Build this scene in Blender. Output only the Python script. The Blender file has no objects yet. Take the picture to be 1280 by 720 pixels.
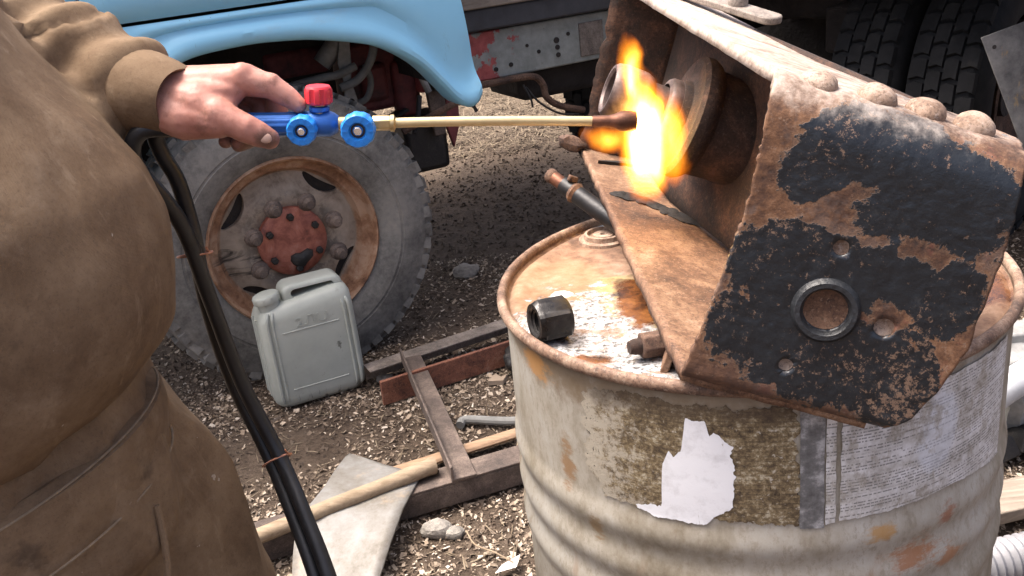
import bpy, bmesh, math, random
import numpy as np
from mathutils import Vector, Matrix, Euler, noise

random.seed(7)
rng = np.random.default_rng(7)
SC = bpy.context.scene
COL = SC.collection
R = math.radians
PI = math.pi

# ------------------------------------------------------------------ camera
cam_d = bpy.data.cameras.new('camera')
cam = bpy.data.objects.new('camera', cam_d)
COL.objects.link(cam)
cam_d.sensor_width = 36.0
cam_d.lens = 35.16
cam_d.clip_start = 0.02
cam_d.clip_end = 1000
_p, _r = 0.3798, -0.1105
_f = Vector((0, math.cos(_p), -math.sin(_p)))
_u = Vector((0, math.sin(_p), math.cos(_p)))
_x = Vector((1, 0, 0))
_rx = _x * math.cos(_r) + _u * math.sin(_r)
_ux = _u * math.cos(_r) - _x * math.sin(_r)
cm = Matrix((_rx, _ux, -_f)).transposed().to_4x4()
cm.translation = Vector((0, 0, 1.325))
cam.matrix_world = cm
SC.camera = cam

# ------------------------------------------------------------------ daylight
to_sun = Vector((-0.36, 0.10, 0.92)).normalized()
world = bpy.data.worlds.new('World')
SC.world = world
world.use_nodes = True
wn = world.node_tree
bg = wn.nodes['Background']
sky = wn.nodes.new('ShaderNodeTexSky')
sky.sky_type = 'NISHITA'
sky.sun_disc = False
sky.sun_elevation = math.asin(to_sun.z)
sky.sun_rotation = math.atan2(to_sun.x, to_sun.y)
sky.air_density = 0.35
sky.dust_density = 8.0
sky.ozone_density = 0.4
wn.links.new(sky.outputs[0], bg.inputs[0])
bg.inputs[1].default_value = 0.15
sun_d = bpy.data.lights.new('sun', 'SUN')
sun_d.energy = 1.15
sun_d.angle = R(22)
sun_d.color = (1.0, 0.95, 0.88)
sun = bpy.data.objects.new('sun', sun_d)
COL.objects.link(sun)
sun.rotation_euler = to_sun.to_track_quat('Z', 'Y').to_euler()
SC.view_settings.view_transform = 'Standard'
SC.view_settings.look = 'None'
SC.view_settings.exposure = 1.85
SC.view_settings.gamma = 1.0
SC.view_settings.use_curve_mapping = False
SC.render.engine = 'CYCLES'
SC.cycles.use_denoising = True
SC.cycles.max_bounces = 6
SC.cycles.volume_step_rate = 0.5

# ------------------------------------------------------------------ materials
class NT:
    def __init__(s, name):
        s.m = bpy.data.materials.new(name)
        s.m.use_nodes = True
        s.t = s.m.node_tree
        s.b = s.t.nodes['Principled BSDF']
        s._tc = None
    def n(s, kind):
        return s.t.nodes.new(kind)
    def l(s, a, b):
        s.t.links.new(a, b)
    def put(s, sock, v):
        if isinstance(v, bpy.types.NodeSocket):
            s.l(v, sock)
        elif isinstance(v, (tuple, list)) and sock.type == 'RGBA' and len(v) == 3:
            sock.default_value = (*v, 1)
        else:
            sock.default_value = v
    def tc(s, k='Object'):
        if s._tc is None:
            s._tc = s.n('ShaderNodeTexCoord')
        return s._tc.outputs[k]
    def mapv(s, scale=(1, 1, 1), loc=(0, 0, 0), rot=(0, 0, 0), vec=None):
        m = s.n('ShaderNodeMapping')
        s.l(vec or s.tc(), m.inputs[0])
        m.inputs[1].default_value = loc
        m.inputs[2].default_value = rot
        m.inputs[3].default_value = scale
        return m.outputs[0]
    def noise(s, scale, detail=5, rough=.6, vec=None, dist=0):
        n = s.n('ShaderNodeTexNoise')
        s.l(vec or s.tc(), n.inputs['Vector'])
        n.inputs['Scale'].default_value = scale
        n.inputs['Detail'].default_value = detail
        n.inputs['Roughness'].default_value = rough
        n.inputs['Distortion'].default_value = dist
        return n.outputs['Fac']
    def vor(s, scale, vec=None, feat='F1', out='Distance'):
        n = s.n('ShaderNodeTexVoronoi')
        n.feature = feat
        s.l(vec or s.tc(), n.inputs['Vector'])
        n.inputs['Scale'].default_value = scale
        return n.outputs[out]
    def ramp(s, fac, stops, interp='LINEAR'):
        n = s.n('ShaderNodeValToRGB')
        s.put(n.inputs[0], fac)
        cr = n.color_ramp
        cr.interpolation = interp
        while len(cr.elements) < len(stops):
            cr.elements.new(.5)
        for e, (p, c) in zip(cr.elements, stops):
            e.position = p
            e.color = (*c, 1) if isinstance(c, (tuple, list)) else (c, c, c, 1)
        return n.outputs[0]
    def step(s, fac, lo, hi):
        n = s.n('ShaderNodeMapRange')
        n.interpolation_type = 'SMOOTHSTEP'
        s.put(n.inputs[0], fac)
        n.inputs[1].default_value = lo
        n.inputs[2].default_value = hi
        return n.outputs[0]
    def mix(s, fac, a, b, blend='MIX'):
        n = s.n('ShaderNodeMix')
        n.data_type = 'RGBA'
        n.blend_type = blend
        s.put(n.inputs[0], fac)
        s.put(n.inputs[6], a)
        s.put(n.inputs[7], b)
        return n.outputs[2]
    def math(s, op, a, b=0.0, c=None):
        n = s.n('ShaderNodeMath')
        n.operation = op
        s.put(n.inputs[0], a)
        s.put(n.inputs[1], b)
        if c is not None:
            s.put(n.inputs[2], c)
        return n.outputs[0]
    def sep(s, vec=None):
        n = s.n('ShaderNodeSeparateXYZ')
        s.l(vec or s.tc(), n.inputs[0])
        return n.outputs
    def blob(s, c, rad, vec=None):
        # 1 at c, 0 at the ellipsoid of radii rad
        m = s.mapv(scale=[1 / r for r in rad], loc=[-ci / r for ci, r in zip(c, rad)], vec=vec)
        n = s.n('ShaderNodeVectorMath')
        n.operation = 'LENGTH'
        s.l(m, n.inputs[0])
        return s.math('SUBTRACT', 1.0, n.outputs['Value'])
    def island(s):
        g = s.n('ShaderNodeNewGeometry')
        return g.outputs['Random Per Island']
    def bump(s, h, strength=.5, dist=.01, prev=None):
        n = s.n('ShaderNodeBump')
        s.put(n.inputs['Height'], h)
        n.inputs['Strength'].default_value = strength
        n.inputs['Distance'].default_value = dist
        if prev is not None:
            s.l(prev, n.inputs['Normal'])
        return n.outputs[0]
    def out(s, col, rough=.6, metal=0, normal=None, spec=None):
        s.put(s.b.inputs['Base Color'], col)
        s.put(s.b.inputs['Roughness'], rough)
        s.put(s.b.inputs['Metallic'], metal)
        if normal is not None:
            s.l(normal, s.b.inputs['Normal'])
        if spec is not None:
            s.b.inputs['Specular IOR Level'].default_value = spec
        return s.m

def m_rust(name, stops, scale=14, bs=.5, bd=.004, rough=.85, metal=0.0, streak=None):
    t = NT(name)
    v = t.mapv(streak) if streak else t.tc()
    a = t.noise(scale, 8, .68, v, .4)
    b = t.noise(scale * 9, 4, .7)
    f = t.math('ADD', t.math('MULTIPLY', a, .75), t.math('MULTIPLY', b, .25))
    c = t.ramp(t.math('ADD', t.math('MULTIPLY', t.math('SUBTRACT', f, .5), 1.6), .5), stops)
    fs = t.noise(330, 3, .8)
    c = t.mix(t.math('MULTIPLY', t.step(fs, .5, .64), .55), c, tuple(x * .35 for x in stops[0][1]))
    c = t.mix(t.math('MULTIPLY', t.step(t.noise(210, 3, .8, t.mapv(loc=(4, 2, 1))), .56, .68), .45), c, stops[-1][1])
    nb = t.bump(t.noise(scale * 5, 6, .75), bs, bd)
    nb = t.bump(t.noise(scale * 25, 3, .7), bs * .6, bd * .3, nb)
    return t.out(c, rough, metal, nb)

RUST_DARK = m_rust('rust dark', [(.3, (.012, .008, .006)), (.5, (.038, .018, .011)), (.62, (.075, .035, .02)), (.75, (.12, .064, .04))], 18)
RUST_BROWN = m_rust('rust brown', [(.3, (.035, .02, .015)), (.5, (.095, .052, .034)), (.62, (.15, .088, .057)), (.78, (.23, .155, .11))], 16)
RUST_RED = m_rust('rust red', [(.3, (.06, .025, .016)), (.48, (.16, .06, .035)), (.62, (.22, .09, .052)), (.78, (.3, .17, .12))], 14)
RUST_PLATE = m_rust('rust orange plate', [(.28, (.04, .02, .013)), (.44, (.12, .06, .033)), (.58, (.21, .12, .07)), (.74, (.33, .22, .15))], 11, .45, .003, .8)
STEEL_GREY = m_rust('weathered grey steel', [(.3, (.08, .065, .055)), (.5, (.18, .15, .125)), (.66, (.26, .22, .185)), (.8, (.32, .28, .24))], 12, .3, .003, .7)
STEEL_MUD = m_rust('muddy brown steel', [(.3, (.04, .03, .026)), (.5, (.085, .062, .05)), (.66, (.14, .105, .085)), (.8, (.2, .15, .12))], 12, .3, .003, .75)
WEAR_HOLE_LIGHT = m_rust('pale flaking rust and hole light', [(.28, (.09, .05, .032)), (.42, (.22, .145, .1)), (.58, (.33, .25, .195)), (.75, (.42, .35, .3))], 13, .5, .003, .75)
BLACK_GRIME = m_rust('black greasy grime', [(.3, (.006, .006, .006)), (.55, (.016, .014, .013)), (.75, (.045, .037, .032))], 16, .5, .004, .6)

def m_plain(name, col, rough=.5, metal=0, var=.25, scale=20, bs=.15, bd=.002, spec=None):
    t = NT(name)
    f = t.noise(scale, 6, .65)
    c = t.ramp(f, [(.3, tuple(x * (1 - var) for x in col)), (.7, tuple(min(1, x * (1 + var)) for x in col))])
    return t.out(c, t.step(f, -.3, 1.3) if rough is None else rough, metal, t.bump(t.noise(scale * 4, 4, .6), bs, bd), spec)

def m_tyre():
    t = NT('dusty tyre rubber')
    d = t.noise(5, 7, .7)
    e = t.noise(60, 4, .7)
    c = t.ramp(t.math('ADD', t.math('MULTIPLY', d, .7), t.math('MULTIPLY', e, .3)),
               [(.34, (.055, .053, .049)), (.46, (.125, .12, .11)), (.56, (.185, .178, .162)), (.68, (.24, .225, .198))])
    return t.out(c, .8, 0, t.bump(e, .35, .002), .3)
TYRE = m_tyre()

def m_tyre_dark():
    t = NT('black tyre rubber')
    d = t.noise(7, 6, .7)
    c = t.ramp(d, [(.35, (.013, .0135, .014)), (.6, (.026, .0265, .027)), (.8, (.055, .053, .048))])
    return t.out(c, .85, 0, t.bump(t.noise(70, 4, .7), .3, .002), .15)
TYRE_DARK = m_tyre_dark()

def m_rim():
    t = NT('dusty wheel disc')
    a = t.noise(9, 8, .7, None, .5)
    b = t.noise(34, 5, .7)
    f = t.math('ADD', t.math('MULTIPLY', a, .7), t.math('MULTIPLY', b, .3))
    f = t.math('ADD', t.math('MULTIPLY', t.math('SUBTRACT', f, .5), 1.8), .54)
    dust = t.ramp(f, [(.22, (.05, .038, .03)), (.34, (.17, .132, .098)), (.5, (.28, .228, .175)), (.75, (.36, .305, .245))])
    rust = t.ramp(f, [(.3, (.11, .05, .026)), (.5, (.27, .14, .075)), (.7, (.4, .26, .17))])
    x, y, z = t.sep()
    rad = t.math('SQRT', t.math('ADD', t.math('MULTIPLY', x, x), t.math('MULTIPLY', z, z)))
    rm = t.step(t.math('ADD', rad, t.math('MULTIPLY', b, .015)), .212, .222)
    c = t.mix(rm, dust, rust)
    # oily streaks below the hub
    gr = t.math('MULTIPLY', t.step(rad, .165, .13), t.step(t.noise(16, 6, .7), .44, .56))
    c = t.mix(t.math('MULTIPLY', gr, .6), c, (.05, .04, .032))
    oil = t.math('MULTIPLY', t.step(t.noise(3.4, 5, .6, t.mapv((1, 1, 6)), .8), .56, .66), t.step(t.blob((-.12, 0, -.03), (.15, 1, .1)), .0, .4))
    c = t.mix(oil, c, (.022, .018, .015))
    return t.out(c, .82, 0, t.bump(b, .45, .003))
WHEEL = m_rim()

def m_blue():
    t = NT('sky blue cab paint')
    a = t.noise(3, 6, .6)
    c = t.ramp(a, [(.3, (.23, .53, .73)), (.7, (.275, .59, .79))])
    sp = t.step(t.noise(55, 3, .8), .71, .76)
    c = t.mix(t.math('MULTIPLY', sp, .8), c, (.03, .03, .03))
    d = t.step(t.noise(6, 8, .75, t.mapv((1, 1, 2))), .52, .78)
    c = t.mix(t.math('MULTIPLY', d, .35), c, (.32, .36, .36))
    g = t.step(t.noise(9, 8, .8, t.mapv((2, 1, .7))), .63, .72)
    c = t.mix(t.math('MULTIPLY', g, .4), c, (.1, .13, .14))
    return t.out(c, .38, 0, t.bump(t.noise(2.2, 2, .5), .2, .02))
BLUE_PAINT = m_blue()

def m_frame():
    t = NT('grey green frame paint with red primer')
    a = t.noise(6, 8, .65, None, .3)
    g = t.ramp(t.noise(20, 6, .7), [(.3, (.16, .175, .16)), (.7, (.3, .32, .3))])
    red = t.ramp(t.noise(26, 5, .7), [(.3, (.22, .035, .035)), (.7, (.42, .1, .09))])
    x, y, z = t.sep()
    near = t.step(t.math('SUBTRACT', t.math('ADD', .17, t.math('MULTIPLY', t.math('SUBTRACT', t.noise(11, 7, .7), .5), .9)), t.math('SUBTRACT', x, .7)), -.02, .01)
    c = t.mix(near, g, red)
    c = t.mix(t.step(t.noise(30, 6, .8), .62, .7), c, (.08, .05, .04))
    return t.out(c, .65, 0, t.bump(a, .2, .004))
FRAME_PAINT = m_frame()

def m_redox(name='oily red oxide'):
    t = NT(name)
    a = t.noise(14, 7, .7, None, .4)
    c = t.ramp(a, [(.3, (.03, .018, .015)), (.42, (.18, .05, .032)), (.55, (.32, .11, .072)), (.75, (.44, .24, .19))])
    return t.out(c, .6, 0, t.bump(t.noise(60, 5, .7), .4, .002))
RED_OXIDE = m_redox()

def m_darkred():
    t = NT('grimy dark red paint')
    a = t.noise(11, 7, .7)
    c = t.ramp(a, [(.35, (.03, .016, .016)), (.5, (.12, .028, .03)), (.7, (.22, .05, .05))])
    return t.out(c, .7, 0, t.bump(a, .3, .006))
RED_GRIME = m_darkred()

def m_jerry():
    t = NT('grey green plastic')
    a = t.noise(9, 6, .7)
    c = t.ramp(a, [(.3, (.3, .325, .29)), (.7, (.385, .41, .37))])
    d = t.step(t.noise(22, 7, .75), .6, .7)
    c = t.mix(t.math('MULTIPLY', d, .35), c, (.16, .15, .12))
    x, y, z = t.sep()
    low = t.math('MULTIPLY', t.step(t.noise(30, 4, .6, t.mapv((2, 2, .35))), .52, .64), t.math('SUBTRACT', 1.0, t.step(z, .012, .045)))
    c = t.mix(t.math('MULTIPLY', low, .8), c, (.07, .065, .055))
    c = t.mix(t.math('MULTIPLY', t.step(t.math('ADD', t.blob((.06, -.075, .14), (.02, .06, .035)), t.math('MULTIPLY', t.math('SUBTRACT', t.noise(70, 6, .8), .5), 3.0)), .75, .95), .8), c, (.06, .06, .05))
    return t.out(c, .42, 0, t.bump(t.noise(16, 4, .6), .12, .004))
JERRY = m_jerry()

def m_drum():
    t = NT('weathered cream drum paint')
    a = t.noise(5, 8, .68)
    b = t.noise(26, 6, .72, t.mapv((1, 1, .6)))
    f = t.math('ADD', t.math('MULTIPLY', a, .6), t.math('MULTIPLY', b, .4))
    f = t.math('ADD', t.math('MULTIPLY', t.math('SUBTRACT', f, .5), 1.7), .5)
    c = t.ramp(f, [(.26, (.1, .078, .05)), (.4, (.215, .188, .14)), (.54, (.31, .285, .235)), (.75, (.39, .375, .335))])
    c = t.mix(t.math('MULTIPLY', t.step(t.noise(120, 5, .8, t.mapv((1, 1, .5))), .5, .62), .4), c, (.17, .135, .09))
    x, y, z = t.sep()
    az = t.math('ARCTAN2', y, x)
    cyl = t.n('ShaderNodeCombineXYZ')
    t.l(t.math('MULTIPLY', az, .285), cyl.inputs[0]); t.l(z, cyl.inputs[2])
    cv = cyl.outputs[0]
    # rust runs
    st = t.noise(14, 6, .65, t.mapv((1, 1, .22), vec=cv), .5)
    runs = t.math('MULTIPLY', t.step(st, .57, .68), t.step(t.noise(4, 3, .6, cv), .42, .62))
    c = t.mix(t.math('MULTIPLY', runs, .75), c, (.2, .1, .045))
    # grime under the chime, thick patches of old dirt
    gr = t.math('MULTIPLY', t.step(t.math('ADD', t.noise(9, 7, .75, cv), t.math('MULTIPLY', z, 4.5)), 4.22, 4.44), .8)
    c = t.mix(gr, c, (.15, .105, .06))
    # stains with a shape of their own on the hoops
    for (ad, zz, ra, rz, col) in ((-70, .672, .055, .03, (.27, .105, .035)), (-79, .71, .035, .014, (.36, .2, .06)), (-62, .70, .02, .03, (.26, .1, .05)), (-60, .65, .04, .02, (.3, .13, .05)),
                                  (-122, .605, .03, .02, (.2, .09, .04)), (-146, .75, .018, .05, (.22, .12, .05)), (-138, .69, .02, .03, (.2, .13, .06)), (-155, .85, .05, .03, (.4, .2, .06))):
        bl = t.math('ADD', t.blob((R(ad) * .285, 0, zz), (ra, 1, rz), cv), t.math('MULTIPLY', t.math('SUBTRACT', t.noise(34, 7, .78, t.mapv((.55, 1, 1.4), vec=cv)), .5), 3.2))
        c = t.mix(t.math('MULTIPLY', t.step(bl, .3, .8), .8), c, col)
    ch = t.step(t.noise(70, 5, .8, cv), .66, .7)
    c = t.mix(ch, c, (.09, .06, .04))
    nb = t.bump(b, .35, .002)
    nb = t.bump(t.noise(3, 2, .5), .25, .02, nb)
    return t.out(c, .62, 0, nb)
DRUM = m_drum()

def m_lid():
    t = NT('drum lid rust and white scale')
    a = t.noise(8, 8, .7, None, .3)
    b = t.noise(60, 6, .75)
    f = t.math('ADD', t.math('MULTIPLY', a, .5), t.math('MULTIPLY', b, .5))
    f = t.math('ADD', t.math('MULTIPLY', t.math('SUBTRACT', f, .5), 1.7), .5)
    c = t.ramp(f, [(.28, (.075, .038, .022)), (.44, (.17, .095, .056)), (.58, (.25, .155, .1)), (.76, (.34, .25, .185))])
    c = t.mix(t.math('MULTIPLY', t.step(t.noise(240, 4, .8), .56, .66), .6), c, (.09, .045, .026))
    yel = t.step(t.math('ADD', t.blob((-.22, .04, .872), (.09, .16, 1)), t.math('MULTIPLY', a, .8)), .55, .95)
    c = t.mix(t.math('MULTIPLY', yel, .16), c, (.4, .24, .09))
    n2 = t.math('SUBTRACT', t.noise(26, 8, .75), .5)
    ol = t.math('ADD', t.math('MAXIMUM', t.blob((-.14, -.01, .872), (.05, .085, 1)), t.blob((-.12, -.12, .872), (.05, .07, 1))), t.math('MULTIPLY', n2, 1.4))
    olive = t.step(ol, .12, .3)
    c = t.mix(t.math('MULTIPLY', olive, .85), c, t.ramp(b, [(.35, (.14, .1, .035)), (.6, (.36, .28, .12))]))
    w = t.math('MAXIMUM', t.blob((-.19, -.1, .872), (.115, .15, 1)), t.blob((-.13, -.2, .872), (.13, .07, 1)))
    wm = t.math('MULTIPLY', t.step(t.math('ADD', w, t.math('MULTIPLY', n2, 2.6)), .16, .34), t.math('SUBTRACT', 1.0, t.math('MULTIPLY', t.step(t.noise(34, 6, .8, t.mapv(loc=(2, 7, 0))), .52, .6), .75)))
    wc = t.ramp(t.noise(150, 5, .8), [(.4, (.03, .028, .027)), (.47, (.2, .195, .19)), (.55, (.4, .4, .4)), (.7, (.5, .5, .51))])
    c = t.mix(wm, c, wc)
    sp = t.step(t.math('ADD', t.blob((-.215, .015, .872), (.02, .02, 1)), n2), .3, .4)
    c = t.mix(sp, c, (.7, .68, .64))
    oil = t.math('ADD', t.math('MAXIMUM', t.blob((-.122, -.03, .872), (.058, .13, 1)), t.math('MAXIMUM', t.blob((-.2, -.17, .872), (.035, .025, 1)), t.blob((.22, -.05, .872), (.08, .16, 1)))), t.math('MULTIPLY', n2, 1.2))
    om = t.step(oil, .25, .5)
    c = t.mix(om, c, t.ramp(t.noise(30, 5, .7), [(.35, (.025, .012, .008)), (.5, (.12, .045, .015)), (.7, (.24, .1, .03))]))
    bl = t.step(t.math('ADD', t.blob((-.115, .235, .872), (.05, .035, 1)), n2), .2, .5)
    c = t.mix(bl, c, (.33, .36, .4))
    rr = t.math('SUBTRACT', .8, t.math('ADD', t.math('MULTIPLY', om, .58), t.math('MULTIPLY', wm, .12)))
    return t.out(c, rr, 0, t.bump(b, .55, .003))
LID = m_lid()

def m_box():
    t = NT('black paint peeling off rust')
    x, y, z = t.sep()
    n1 = t.noise(9, 9, .66, None, .35)
    n2 = t.noise(48, 6, .75)
    n3 = t.noise(140, 4, .7)
    f = t.math('ADD', t.math('MULTIPLY', n1, .5), t.math('ADD', t.math('MULTIPLY', n2, .3), t.math('MULTIPLY', n3, .2)))
    f = t.math('ADD', t.math('MULTIPLY', t.math('SUBTRACT', f, .5), 1.9), .5)
    rust = t.ramp(f, [(.3, (.026, .014, .01)), (.43, (.075, .035, .019)), (.54, (.145, .07, .034)), (.66, (.21, .115, .065)), (.82, (.28, .19, .135))])
    red = t.step(t.noise(22, 6, .7, None, .5), .58, .64)
    rust = t.mix(t.math('MULTIPLY', red, .55), rust, (.13, .045, .03))
    rust = t.mix(t.math('MULTIPLY', t.step(t.noise(17, 7, .75, t.mapv(loc=(5, 3, 1))), .5, .6), .35), rust, (.1, .085, .08))
    rust = t.mix(t.math('MULTIPLY', t.step(t.math('SUBTRACT', .03, z), -.01, .02), .5), rust, (.07, .035, .022))
    blk = t.ramp(n2, [(.35, (.005, .0065, .009)), (.6, (.011, .0145, .019)), (.78, (.04, .043, .046))])
    def mx(*a):
        r = a[0]
        for q in a[1:]:
            r = t.math('MAXIMUM', r, q)
        return r
    shape = mx(t.blob((.165, 0, .2), (.085, 1, .05)), t.blob((.12, 0, .225), (.075, 1, .04)), t.blob((.085, 0, .115), (.075, 1, .045)), t.blob((.1, 0, .05), (.095, 1, .055)), t.blob((.195, 0, .125), (.03, 1, .035)), t.blob((.06, 0, .2), (.03, 1, .025)), t.blob((.15, 0, .13), (.05, 1, .03)))
    edge = t.math('ADD', shape, t.math('ADD', t.math('MULTIPLY', t.math('SUBTRACT', n1, .5), 2.6), t.math('MULTIPLY', t.math('SUBTRACT', n2, .5), 1.0)))
    pm = t.step(edge, .02, .08)
    under = t.step(edge, -.1, .05)
    rust = t.mix(t.math('MULTIPLY', under, .3), rust, (.2, .12, .07))
    c = t.mix(pm, rust, blk)
    # fine rust freckles through the paint
    fr = t.math('MULTIPLY', t.step(t.math('ADD', t.noise(120, 5, .85), t.math('MULTIPLY', t.math('SUBTRACT', n1, .5), .5)), .575, .64), .75)
    c = t.mix(fr, c, (.2, .13, .09))
    # light rust on top bend and flange, plus bright sky light put into the colour
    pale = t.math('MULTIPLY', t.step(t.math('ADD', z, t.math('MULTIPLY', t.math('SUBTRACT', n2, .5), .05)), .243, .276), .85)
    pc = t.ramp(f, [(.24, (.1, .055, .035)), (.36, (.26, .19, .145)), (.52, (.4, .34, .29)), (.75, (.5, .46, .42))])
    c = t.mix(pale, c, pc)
    ro = t.math('SUBTRACT', .86, t.math('MULTIPLY', pm, .54))
    nb = t.bump(t.math('ADD', t.math('MULTIPLY', pm, .6), t.math('MULTIPLY', n2, t.math('SUBTRACT', .9, t.math('MULTIPLY', pm, .65)))), .7, .002)
    nb = t.bump(n3, .5, .0012, nb)
    return t.out(c, ro, 0, nb)
BOX = m_box()

def m_wood(name, c0, c1, streak=(14, 14, 1.6)):
    t = NT(name)
    a = t.noise(6, 7, .65, t.mapv(streak), .6)
    b = t.noise(30, 5, .7)
    c = t.ramp(t.math('ADD', t.math('MULTIPLY', a, .75), t.math('MULTIPLY', b, .25)), [(.3, c0), (.7, c1)])
    return t.out(c, .82, 0, t.bump(a, .35, .003))
WOOD_STICK = m_wood('worn handle wood', (.16, .11, .065), (.36, .28, .19), (1.4, 14, 14))
WOOD_GREY = m_wood('weathered plank wood', (.12, .095, .07), (.3, .25, .2), (1.2, 14, 14))
WOOD_ORANGE = m_wood('rust stained lath', (.2, .12, .07), (.4, .27, .17), (1.2, 14, 14))
WOOD_DARK = m_wood('dirty deck wood', (.035, .025, .018), (.13, .09, .06), (1.2, 14, 14))

def m_cloth():
    t = NT('dirty brown work cloth')
    a = t.noise(4.5, 8, .66, None, .4)
    b = t.noise(18, 7, .72)
    f = t.math('ADD', t.math('MULTIPLY', a, .6), t.math('MULTIPLY', b, .4))
    f = t.math('ADD', t.math('MULTIPLY', t.math('SUBTRACT', f, .5), 1.25), .5)
    c = t.ramp(f, [(.25, (.062, .039, .023)), (.42, (.14, .09, .052)), (.58, (.205, .14, .085)), (.8, (.29, .21, .14))])
    sp = t.step(t.noise(46, 3, .6), .72, .75)
    c = t.mix(t.math('MULTIPLY', sp, .55), c, (.5, .45, .38))
    dk = t.step(t.noise(7, 5, .6), .63, .72)
    c = t.mix(t.math('MULTIPLY', dk, .6), c, (.035, .026, .02))
    dust = t.math('MULTIPLY', t.step(t.noise(11, 8, .78, t.mapv((1, 1, 1), (3, 1, 2))), .52, .72), .45)
    c = t.mix(dust, c, (.3, .225, .155))
    gn = t.noise(320, 3, .8)
    c = t.mix(t.math('MULTIPLY', t.step(gn, .5, .7), .3), c, (.06, .042, .028))
    sk = t.step(t.noise(26, 6, .72, t.mapv((1, 1, .3), rot=(.3, .2, .4)), .6), .57, .72)
    c = t.mix(t.math('MULTIPLY', sk, .4), c, (.33, .25, .17))
    wv = t.n('ShaderNodeTexWave')
    t.l(t.mapv((1, 1, 1), rot=(.5, .4, .2)), wv.inputs[0])
    wv.inputs['Scale'].default_value = 260
    nb = t.bump(wv.outputs['Fac'], .07, .001)
    nb = t.bump(t.noise(30, 6, .7), .28, .004, nb)
    m = t.out(c, .88, 0, nb, .25)
    t.b.inputs['Sheen Weight'].default_value = .0
    return m
CLOTH = m_cloth()
CLOTH_SEAM = m_plain('seam thread', (.2, .15, .1), .9, 0, .3, 60)
KNIT = m_plain('dark knit wool', (.03, .03, .033), .95, 0, .3, 90, .5, .004)
LEATHER = m_plain('black boot leather', (.025, .022, .02), .55, 0, .3, 40)

def m_skin():
    t = NT('work worn skin')
    a = t.noise(22, 6, .65)
    b = t.noise(120, 4, .7)
    c = t.ramp(a, [(.3, (.31, .125, .09)), (.5, (.41, .19, .145)), (.72, (.47, .255, .2))])
    d = t.step(t.noise(40, 7, .75), .5, .68)
    c = t.mix(t.math('MULTIPLY', d, .6), c, (.17, .085, .06))
    # soot worked into the thumb tip and the fingers that wrap the grip
    soot = t.math('MAXIMUM', t.blob((.353, .085, 1.099), (.022, .04, .02)), t.math('MAXIMUM', t.blob((.315, .125, 1.078), (.07, .05, .03)), t.blob((.335, .1, 1.118), (.03, .02, .014))))
    sm = t.step(t.math('ADD', soot, t.math('MULTIPLY', t.math('SUBTRACT', t.noise(60, 5, .7), .5), .9)), .2, .7)
    c = t.mix(t.math('MULTIPLY', sm, .75), c, (.075, .05, .035))
    v = t.vor(190)
    nb = t.bump(v, .12, .001)
    nb = t.bump(t.noise(55, 5, .65, t.mapv((2.5, 1, 1))), .3, .0025, nb)
    m = t.out(c, .52, 0, nb, .4)
    t.b.inputs['Subsurface Weight'].default_value = .12
    t.b.inputs['Subsurface Radius'].default_value = (.008, .003, .0015)
    return m
SKIN = m_skin()
NAIL = m_plain('thumb nail', (.46, .3, .23), .4, 0, .12, 60)
EYE = m_plain('eye white', (.75, .72, .7), .2, 0, .05)
HAIRM = m_plain('dark hair', (.03, .022, .016), .7, 0, .3, 90)

BRASS = m_plain('dull brass', (.56, .43, .22), .36, .75, .18, 30, .12, .001)
BRASS_PALE = m_plain('pale brass tube', (.60, .47, .25), .42, .55, .22, 16, .15, .001)
COPPER = m_plain('heat stained copper', (.13, .055, .032), .5, .6, .5, 40, .3, .002)
BLUE_HANDLE = m_plain('blue anodised metal', (.03, .13, .42), .36, .35, .22, 40, .1, .001)
BLUE_KNOB = m_plain('bright blue plastic', (.015, .2, .62), .42, 0, .14, 40, .1, .001)
RED_KNOB = m_plain('red plastic', (.62, .03, .045), .38, 0, .12, 40, .1, .001)
CHROME = m_plain('bright screw', (.75, .75, .75), .22, .9, .1)
RUBBER = m_plain('black rubber hose', (.012, .0125, .014), .42, 0, .5, 30, .2, .002)
COPPER_WIRE = m_plain('copper wire', (.5, .24, .15), .38, .8, .2)
DARK = m_plain('dark underbody dirt and shade', (.024, .02, .018), .9, 0, .5, 12, .5, .01)  # also on flat pieces that stand in for shade
CABLE = m_plain('grey loom sleeve', (.17, .17, .16), .7, 0, .3, 25)
CAST = m_plain('cast grey metal', (.24, .24, .23), .6, .2, .35, 25)
TARP = m_plain('dark grey canvas', (.045, .046, .05), .75, 0, .3, 10, .3, .006)
STONE = m_plain('grey stone', (.25, .23, .2), .9, 0, .4, 30, .6, .01)
PAPER = m_plain('white paper', (.72, .72, .7), .8, 0, .08)
GALV = None

def m_galv():
    t = NT('weathered galvanised sheet')
    a = t.noise(6, 8, .7, None, .3)
    b = t.noise(45, 5, .75)
    c = t.ramp(t.math('ADD', t.math('MULTIPLY', a, .7), t.math('MULTIPLY', b, .3)), [(.34, (.1, .085, .066)), (.46, (.17, .158, .138)), (.56, (.215, .21, .198)), (.7, (.26, .26, .255))])
    ry = t.step(t.noise(9, 7, .75), .55, .7)
    c = t.mix(t.math('MULTIPLY', ry, .5), c, (.36, .26, .16))
    return t.out(c, .6, .15, t.bump(b, .3, .002))
GALV = m_galv()

def m_nut():
    t = NT('oily black steel')
    a = t.noise(40, 6, .7)
    c = t.ramp(a, [(.35, (.007, .0065, .0065)), (.55, (.022, .02, .019)), (.75, (.07, .06, .054))])
    return t.out(c, t.ramp(t.noise(30, 4, .6), [(.4, .18), (.6, .55)]), .4, t.bump(a, .6, .002))
OILY = m_nut()

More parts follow.
